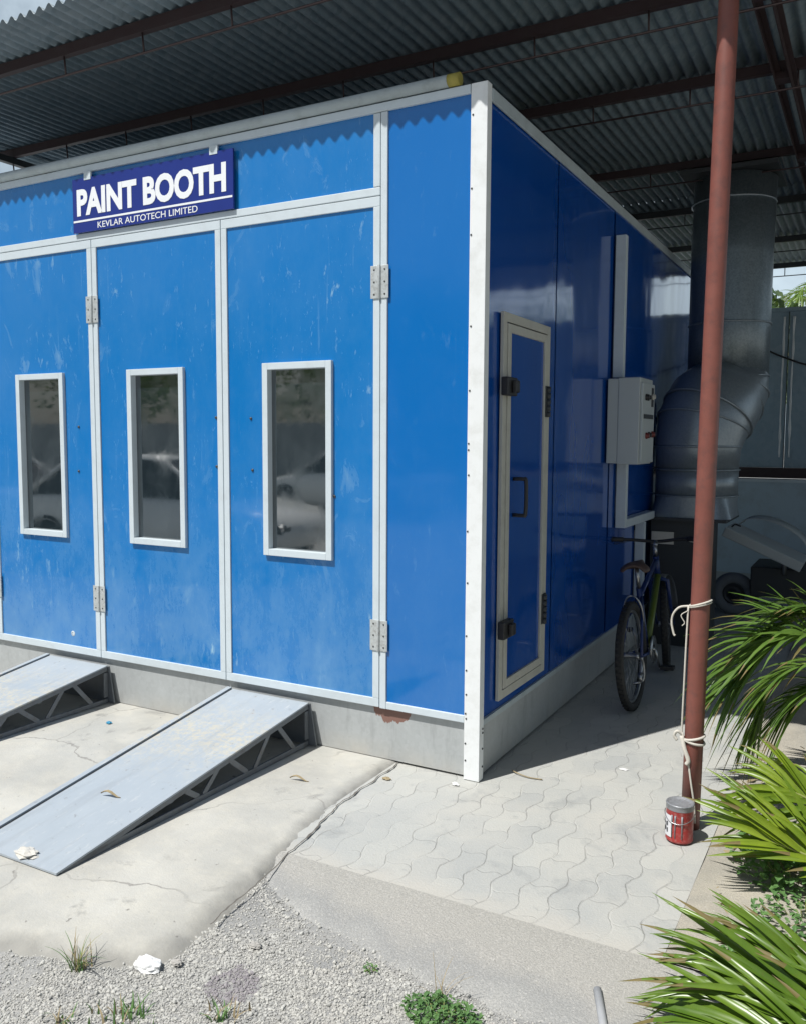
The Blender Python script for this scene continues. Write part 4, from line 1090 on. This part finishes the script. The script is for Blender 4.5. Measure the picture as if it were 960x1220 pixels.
palm('glossy green palm frond sweeping across the bottom right corner of the paving', pc, [
    dict(pts=[(1.86, -1.30, .02), (1.80, -1.30, .07), (1.70, -1.3, .115), (1.59, -1.3, .145), (1.49, -1.3, .16), (1.40, -1.3, .165)], n=29, L=.40, W=.025, a0=27, a1=8, roll=.75, rise=.06, droop=.20, t0=.08),
    dict(pts=[(1.86, -1.28, .02), (1.80, -1.24, .06), (1.70, -1.22, .105), (1.60, -1.2, .145), (1.53, -1.2, .175), (1.47, -1.2, .20)], n=20, L=.33, W=.024, a0=24, a1=8, roll=.95, rise=.05, droop=.14, t0=.1),
    dict(pts=[(1.88, -1.36, .02), (1.78, -1.42, .075), (1.66, -1.45, .11), (1.55, -1.45, .125), (1.46, -1.45, .125), (1.41, -1.45, .12)], n=27, L=.38, W=.024, a0=38, a1=10, roll=.5, rise=.02, droop=.22, t0=.1),
    dict(pts=[(1.88, -1.3, .02), (2.05, -1.2, .4), (2.3, -1.1, .5), (2.6, -1.0, .35)], n=24, L=.36, W=.032, droop=.4),
    dict(pts=[(1.88, -1.32, .02), (2.0, -1.55, .4), (2.2, -1.75, .5), (2.4, -1.95, .35)], n=24, L=.36, W=.032, droop=.4),
], M['palm_mid'], [(1.86, -1.3, -.03), (1.86, -1.3, .02), (1.86, -1.3, .06)], [.04, .035, .02])

def leafy(b, c, rx, ry, h, n, sz, q, stems=True):
    c = Vector(c)
    for k in range(n):
        a = q.uniform(0, 6.28); r = math.sqrt(q.random()); zz = q.random() ** .7 * h * (1 - .55 * r * r)
        p = c + Vector((rx * r * math.cos(a), ry * r * math.sin(a), .004 + zz))
        th = q.uniform(0, 6.28); el = q.uniform(-.2, .8)
        D = Vector((math.cos(th) * math.cos(el), math.sin(th) * math.cos(el), math.sin(el))); S = D.cross(Vector((0, 0, 1))).normalized(); U = S.cross(D)
        L = sz * q.uniform(.6, 1.3); w = L * .34
        base = [p, p + D * L * .45 + S * w + U * w * .3, p + D * L - U * .1 * L, p + D * L * .45 - S * w + U * w * .3, p + D * L * .5]
        b.add(base, [(0, 1, 4), (1, 2, 4), (2, 3, 4), (3, 0, 4)], False)
    if stems:
        for k in range(max(6, n // 25)):
            a = q.uniform(0, 6.28); r = math.sqrt(q.random()) * .85
            e = c + Vector((rx * r * math.cos(a), ry * r * math.sin(a), h * (1 - .5 * r * r) * q.uniform(.6, 1)))
            b.cur = 1; b.tube([c + Vector((rx * r * .5 * math.cos(a), ry * r * .5 * math.sin(a), 0)), e], .0016, 4); b.cur = 0
def herb(name, label, c, rx, ry, h, n, sz, seed, cat='weed', group=None):
    t = thing(name, label, cat, c, group); b = MB(); leafy(b, c, rx, ry, h, n, sz, random.Random(seed)); b.build('foliage', [M['herb'], M['stem']], t, recalc=False)
    return t
herb('leafy_herb', 'bushy green herb growing at the edge of the paving beside the paint tin', (1.44, -.26, .01), .23, .24, .17, 900, .036, 1, 'herb')
herb('leafy_herb', 'low sparse herb in the soil under the yellow green frond', (1.50, -.62, .01), .18, .16, .06, 260, .026, 2, 'herb')
herb('green_weed', 'small bushy green weed growing in the gravel at the bottom centre', (.60, -1.62, GZ), .125, .075, .055, 520, .017, 4)
herb('green_weed', 'flat weed by the bottom right corner in sandy soil', (1.40, -.95, .01), .16, .12, .05, 260, .022, 5)
herb('green_weed', 'tiny weed at the edge of the rough concrete strip', (.30, -1.52, GZ), .025, .02, .02, 40, .010, 6)
def grass(name, label, c, n, L, spread, seed, mats=('blade_dry',), wid=.0035):
    t = thing(name, label, 'grass tuft', c, 'grass tufts in the gravel'); q = random.Random(seed); b = MB()
    for k in range(n):
        a = q.uniform(0, 6.28); lean = q.uniform(.15, 1.1); l = L * q.uniform(.45, 1.15)
        p = Vector(c) + Vector((q.gauss(0, spread), q.gauss(0, spread), 0)); d = Vector((math.cos(a), math.sin(a), 0)); S = Vector((-d.y, d.x, 0))
        b.cur = k % len(mats); vs = []; fs = []
        for j in range(6):
            u = j / 5; cc = p + d * l * lean * u ** 1.5 * .8 + Vector((0, 0, 1)) * l * (u - .55 * lean * u * u); w = wid * (1 - u) + .0004
            vs += [cc - S * w, cc + S * w]
        for j in range(5): fs.append((2 * j, 2 * j + 1, 2 * j + 3, 2 * j + 2))
        b.add(vs, fs, True)
    b.build('blades', [M[m] for m in mats], t, recalc=False)
grass('grass_tuft', 'straggly half dry grass tuft at the edge of the concrete apron', (-.52, -1.965, GZ), 34, .13, .014, 11, ('herb', 'blade_dry', 'straw'), .0022)
grass('grass_tuft', 'thin green grass tuft in gravel at the bottom edge', (-.20, -2.06, GZ), 34, .085, .03, 12, ('herb', 'herb', 'straw'))
grass('grass_tuft', 'short green grass tuft right of the dark patch in the gravel', (.035, -1.92, GZ), 26, .075, .03, 13, ('herb', 'straw'))
grass('grass_tuft', 'wispy dry grass standing behind the small bushy weed', (.56, -1.56, GZ), 10, .17, .012, 14, ('straw', 'straw'), .0014)
grass('grass_tuft', 'few low grass blades at the bottom left corner', (-.34, -2.16, GZ), 22, .06, .03, 15, ('herb', 'straw'))

# ------------------------------------------------------------------ litter
def crumple(name, label, cat, c, s, mat, seed, flat=.6):
    bm = bmesh.new(); bmesh.ops.create_icosphere(bm, subdivisions=3, radius=1)
    for v in bm.verts:
        n_ = v.co.normalized(); k = 1 + .45 * noise.noise(n_ * 2.3 + Vector((seed, 0, 0))) + .18 * noise.noise(n_ * 6 + Vector((0, seed, 0)))
        v.co = Vector((n_.x * s[0] * k, n_.y * s[1] * k, max(-.2 * s[2], n_.z * s[2] * k * flat)))
    me = bpy.data.meshes.new(name); bm.to_mesh(me); bm.free(); me.materials.append(mat)
    o = bpy.data.objects.new(name, me); col.objects.link(o); o.location = c
    return tag(o, label, cat)
crumple('plastic_scrap', 'crumpled white plastic scrap lying at the edge of the apron', 'litter', (-.33, -1.855, GZ + .012), (.05, .032, .03), M['foil'], 2.2)
crumple('plastic_scrap', 'crumpled pale scrap on the tip of the near ramp', 'litter', (-1.235, -1.60, .03), (.055, .035, .022), M['cream'], 5.2)
crumple('stone', 'pale stone beside the white plastic scrap', 'stone', (-.255, -1.80, GZ + .012), (.018, .014, .018), M['stone'], 1.1)
crumple('stone', 'round grey stone on the gravel below the apron corner', 'stone', (-.10, -1.60, GZ + .01), (.022, .016, .014), M['stone'], 3.4)
crumple('stone', 'small white stone on the paving by the corner post', 'stone', (-.075, -.10, .008), (.016, .012, .014), M['foil'], 7.7)
crumple('stone', 'white chip lying on the sunlit paving near the pole', 'stone', (.585, .50, .003), (.022, .012, .006), M['foil'], 8.8)
crumple('stone', 'brown pebble on the paving beside the apron crack', 'stone', (-.40, -.20, .006), (.022, .014, .008), M['straw'], 9.1)
crumple('bottle_cap', 'turquoise plastic bit on the apron between the ramps', 'litter', (-2.205, -.30, .015), (.016, .014, .012), M['blue_bit'], 4.4)
for k, (x, y, l) in enumerate(((-1.30, -1.17, 'dry leaf lying on the deck of the near ramp'), (-.80, -.45, 'dry leaf under the side of the near ramp'))):
    z = (.10 if k == 0 else .016)
    b = MB(); D = Vector((1, .25, 0)).normalized(); S = Vector((-D.y, D.x, 0)); c = Vector((x, y, z)); vs = []; fs = []
    for j in range(7):
        u = j / 6; cc = c + D * .10 * u + Vector((0, 0, .012 * math.sin(u * 5))); w = .010 * math.sin(math.pi * min(1, u + .04)); vs += [cc - S * w + Vector((0, 0, .006)), cc, cc + S * w + Vector((0, 0, .006))]
    for j in range(6):
        for m_ in (0, 1): a = 3 * j + m_; fs.append((a, a + 1, a + 4, a + 3))
    b.add(vs, fs, True); tag(b.build('dry_leaf', M['straw'], recalc=False), l, 'leaf')
q = random.Random(91); b = MB()
for k in range(110):
    x = q.uniform(1.12, 2.3); y = q.uniform(-1.0, 1.3); a = q.uniform(0, 6.28); l = q.uniform(.02, .09); w_ = l * q.uniform(.06, .22); z = .035 + q.uniform(0, .012)
    D = Vector((math.cos(a), math.sin(a), q.uniform(-.1, .1))); S = Vector((-D.y, D.x, q.uniform(-.3, .3))); c = Vector((x, y, z))
    b.add([c, c + D * l * .4 + S * w_, c + D * l, c + D * l * .4 - S * w_], [(0, 1, 2, 3)], False)
tag(b.build('leaf_litter', M['straw'], recalc=False), 'dry leaf litter scattered on the sandy soil under the palms', kind='stuff')
b = MB(); b.tube(catmull([(.098, .20, .008), (.13, .17, .012), (.20, .155, .007), (.27, .165, .006)], 4), .003, 5); tag(b.build('twig', M['straw']), 'thin dry twig on the paving beside the corner post', 'twig')
b = MB(); b.tube(catmull([(-1.2, -2.13, GZ + .02), (-.80, -2.17, GZ + .016), (-.66, -2.19, GZ + .014), (-.56, -2.27, GZ + .014), (-.52, -2.5, GZ + .014)], 6), .012, 10)
tag(b.build('garden_hose', M['hose']), 'grey hose curving over the gravel at the bottom left corner', 'hose')
b = MB(); b.tube([(.965, -1.29, .002), (1.02, -1.42, -.008), (1.06, -1.52, -.018)], .013, 10); tag(b.build('pipe_stub', M['hose']), 'short grey pipe half sunk in the rough concrete at the bottom right', 'pipe')

# ------------------------------------------------------------------ yard behind the camera, seen in the window glass
def make_car():
    t = thing('parked_car', None, 'car', (0, 0, GZ), 'white cars parked in the yard')
    # stations along +X (front): x, half width, z low, z belt, z roof
    st = [(-2.15, .70, .42, .78), (-2.05, .80, .30, .90), (-1.5, .84, .24, .95), (-.9, .86, .22, .95), (0, .87, .22, .94), (.75, .86, .22, .93), (1.3, .84, .24, .88), (1.85, .80, .28, .78), (2.1, .70, .38, .66)]
    b = MB(); vs = []; fs = []; n = 10
    for (x, w, z0, z1) in st:
        ring_ = [(w * .86, z0), (w, z0 + .12), (w * 1.01, (z0 + z1) / 2), (w * .97, z1 - .06), (w * .85, z1)]
        ring_ = ring_ + [(-a, c) for a, c in ring_[::-1]]
        vs += [(x, a, c) for a, c in ring_]
    for i in range(len(st) - 1):
        for k in range(n): l = (k + 1) % n; fs.append((i * n + k, i * n + l, (i + 1) * n + l, (i + 1) * n + k))
    fs.append(tuple(range(n))); fs.append(tuple(range((len(st) - 1) * n, len(st) * n)))
    b.add(vs, fs, True); body = b.build('body', M['car_white'], t, local=True)
    cab = [(-1.75, .74, .93), (-1.15, .60, 1.38), (-.3, .62, 1.44), (.35, .60, 1.40), (1.15, .74, .91)]
    b = MB(); vs = []; fs = []
    for (x, w, z) in cab[1:4]: vs += [(x, -w, z), (x, 0, z + .03), (x, w, z)]
    for i in range(2):
        for k in range(2): a = i * 3 + k; fs.append((a, a + 1, a + 4, a + 3))
    b.add(vs, fs, True); o = b.build('roof', M['car_white'], t, local=True); o.modifiers.new('t', 'SOLIDIFY').thickness = .02
    for s in (-1, 1):
        b = MB(); b.add([(-1.72, s * .74, .94), (1.12, s * .74, .92), (.36, s * .60, 1.39), (-.3, s * .62, 1.43), (-1.14, s * .60, 1.37)], [(0, 1, 2, 3, 4)]); b.build('side_window', M['car_glass'], t, local=True)
        b = MB(); b.tube([(1.15, s * .745, .92), (.36, s * .61, 1.40)], .028, 6); b.tube([(-1.75, s * .745, .94), (-1.14, s * .61, 1.38)], .035, 6); b.tube([(-.25, s * .745, .94), (-.30, s * .63, 1.43)], .03, 6); b.build('pillar', M['car_white'], t, local=True)
        b = MB(); b.box(1.98, 2.10, s * .62 - .12, s * .62 + .12, .55, .66); b.build('headlight', M['car_glass'], t, local=True, bevel=.03)
    for (xa, xb, nm) in ((1.15, .36, 'windscreen'), (-1.75, -1.14, 'rear_window')):
        b = MB(); zt = 1.39 if xa > 0 else 1.37; b.add([(xa, -.73, .92), (xa, .73, .92), (xb, .59, zt), (xb, -.59, zt)], [(0, 1, 2, 3)]); b.build(nm, M['car_glass'], t, local=True)
    for x in (-1.3, 1.35):
        for s in (-1, 1):
            b = MB(); c = Vector((x, s * .80, .31)); b.lathe([(0, -.09), (.28, -.09), (.31, -.06), (.31, .06), (.28, .09), (.2, .09), (.18, .06), (0, .06)], c, (0, s, 0), 24); w = b.build('wheel', M['tyre'], t, local=True)
            b = MB(); b.lathe([(0, .075), (.15, .07), (.185, .062)], c, (0, s, 0), 20); b.build('rim', M['chrome'], w, local=True)
            b = MB(); b.lathe([(.33, .04), (.37, .06), (.33, .085)], c, (0, s, 0), 24); b.build('wheel_arch', M['black'], t, local=True)
    return t
c1 = make_car(); c1.location = (-6.6, -4.75, GZ); c1.rotation_euler.z = R(-8); c1['label'] = 'white saloon car mirrored in the middle window, parked nearest the booth'
c2 = copy_tree(c1); c2.location = (-11.5, -5.4, GZ); c2.rotation_euler.z = R(-5); c2['label'] = 'white saloon car mirrored in the left window, parked second in line'
c3 = copy_tree(c1); c3.location = (-8.4, -12.4, GZ); c3.rotation_euler.z = R(180); c3['label'] = 'white saloon car mirrored in the right hand window, parked by the far wall'
b = MB(); b.box(-40, 14, -16.2, -16.0, GZ, 2.1)
yw = tag(b.build('boundary_wall', M['wall_far']), 'long grey rendered wall across the yard, mirrored in the door windows', 'wall')
def tree(label, c, rad, h, n, seed):
    q = random.Random(seed); t = thing('leafy_tree', label, 'tree', c, 'trees around the yard'); c = Vector(c)
    b = MB(); top = c + Vector((0, 0, h * .55)); b.tube([c, c + Vector((.1, 0, h * .3)), top], [.22, .17, .1], 10)
    cl = [(top + Vector((q.gauss(0, rad * .45), q.gauss(0, rad * .45), q.uniform(-.1, .5) * h * .7)), rad * q.uniform(.3, .5)) for _ in range(12)]
    for (p, r) in cl[:7]: b.tube([c + Vector((.1, 0, h * .35)), (c + p) / 2 + Vector((0, 0, h * .25)), p], [.1, .06, .03], 6)
    b.build('trunk', M['bark'], t)
    b = MB()
    for (p, r) in cl:
        for k in range(n):
            d = Vector((q.gauss(0, 1), q.gauss(0, 1), q.gauss(0, .8))).normalized() * r * q.random() ** .4; o = p + d
            x = Vector((q.uniform(-1, 1), q.uniform(-1, 1), q.uniform(-1, 1))).normalized(); y = x.orthogonal().normalized(); s = q.uniform(.08, .16)
            b.add([o - x * s, o + y * s * .5, o + x * s, o - y * s * .5], [(0, 1, 2, 3)], False)
    b.build('crown', M['tree_leaf'], t, recalc=False)
for k, (x, y, r, h, l) in enumerate(((-24, -20, 4.2, 6.4, 'leafy tree behind the yard wall, far left in the mirror image'), (-17, -19, 4.0, 5.8, 'leafy tree behind the yard wall mirrored in the left window'), (-11, -19.5, 3.8, 6.2, 'leafy tree behind the yard wall mirrored in the middle window'), (-5, -19, 3.6, 5.2, 'leafy tree behind the yard wall mirrored in the right window'))):
    tree(l, (x, y, GZ), r, h, 380, 20 + k)
# palms and bushes beyond the back wall, seen through the gap under the roof
def far_palm(label, c, h, L, seed):
    q = random.Random(seed); t = thing('coconut_palm', label, 'palm tree', c, 'palms beyond the back wall'); c = Vector(c); top = c + Vector((.2, .1, h))
    b = MB(); b.tube(catmull([c, c + Vector((.25, 0, h * .5)), top], 5), [.14 - .004 * i for i in range(11)], 8); b.build('trunk', M['bark'], t)
    for k in range(14):
        a = k * 2.4 + q.uniform(-.2, .2); e = q.uniform(.1, 1.0); d = Vector((math.cos(a), math.sin(a), 0))
        b = MB(); frond(b, [top, top + d * L * .35 + Vector((0, 0, L * .3 * e)), top + d * L * .75 + Vector((0, 0, L * .2 * e)), top + d * L + Vector((0, 0, -L * .25))], n=26, L=L * .28, W=.05, droop=.5, seed=seed + k, rr=(.03, .008))
        b.build('frond', [M['palm_mid'], M['stem'], M['dry_tip']], t, recalc=False)
far_palm('broad coconut palm right behind the back wall gap', (.75, 13.2, GZ), 2.9, 1.9, 51)
far_palm('tall dark coconut palm further behind the back wall gap', (.35, 21, GZ), 5.2, 1.6, 77)
tree('leafy tree behind the back wall, left side of the gap', (-1.6, 15, GZ), 1.9, 5.8, 420, 31)
tree('leafy tree behind the back wall, right of the picture', (4.5, 16, GZ), 2.2, 4.6, 420, 32)

# ------------------------------------------------------------------ light, sky, camera
az = math.atan2(-.455, -.89)                 # direction towards the sun in plan
EL = R(59.0)
sd = Vector((-.455 * math.cos(EL), -.89 * math.cos(EL), math.sin(EL))).normalized()
L = bpy.data.lights.new('sun', 'SUN'); L.energy = 4.7; L.angle = R(.5); L.color = (1, .98, .94)
lo = bpy.data.objects.new('sun', L); col.objects.link(lo); lo.rotation_euler = sd.to_track_quat('Z', 'Y').to_euler(); lo.location = (0, -5, 20)
w = bpy.data.worlds.new('World'); scene.world = w; w.use_nodes = True; nt = w.node_tree
sky = nt.nodes.new('ShaderNodeTexSky'); sky.sky_type = 'NISHITA'; sky.sun_disc = False
sky.sun_elevation = EL; sky.sun_rotation = math.atan2(sd.x, sd.y)
sky.air_density = 1.0; sky.dust_density = 2.0; sky.ozone_density = 1.0
tcn = nt.nodes.new('ShaderNodeTexCoord')
cl = tex_noise(nt, tcn.outputs['Generated'], 2.6, 7, .6, .3)
sx = nt.nodes.new('ShaderNodeSeparateXYZ'); nt.links.new(tcn.outputs['Generated'], sx.inputs[0])
ck_ = mathn(nt, 'MULTIPLY', ramp(nt, cl, .22, .52), mathn(nt, 'MAXIMUM', ramp_lin(nt, sx.outputs[1], .05, .5), .16))
nt.links.new(mixc(nt, ck_, sky.outputs[0], (12.5, 15.0, 16.8)), nt.nodes['Background'].inputs[0]); nt.nodes['Background'].inputs[1].default_value = .052

cd = bpy.data.cameras.new('camera'); co = bpy.data.objects.new('camera', cd); col.objects.link(co)
cd.sensor_fit = 'HORIZONTAL'; cd.sensor_width = 36; cd.lens = 1022.87 / 960 * 36; cd.clip_start = .05; cd.clip_end = 1000
co.location = (1.63410, -3.75229, 1.67381); co.rotation_euler = (R(85.08978), R(-.28918), R(28.79267))
scene.camera = co
vs_ = scene.view_settings; vs_.view_transform = 'Standard'; vs_.look = 'None'; vs_.gamma = 1; vs_.exposure = 0.14; vs_.use_curve_mapping = False
scene.cycles.use_denoising = True
scene.cycles.max_bounces = 8; scene.cycles.diffuse_bounces = 4; scene.cycles.glossy_bounces = 4
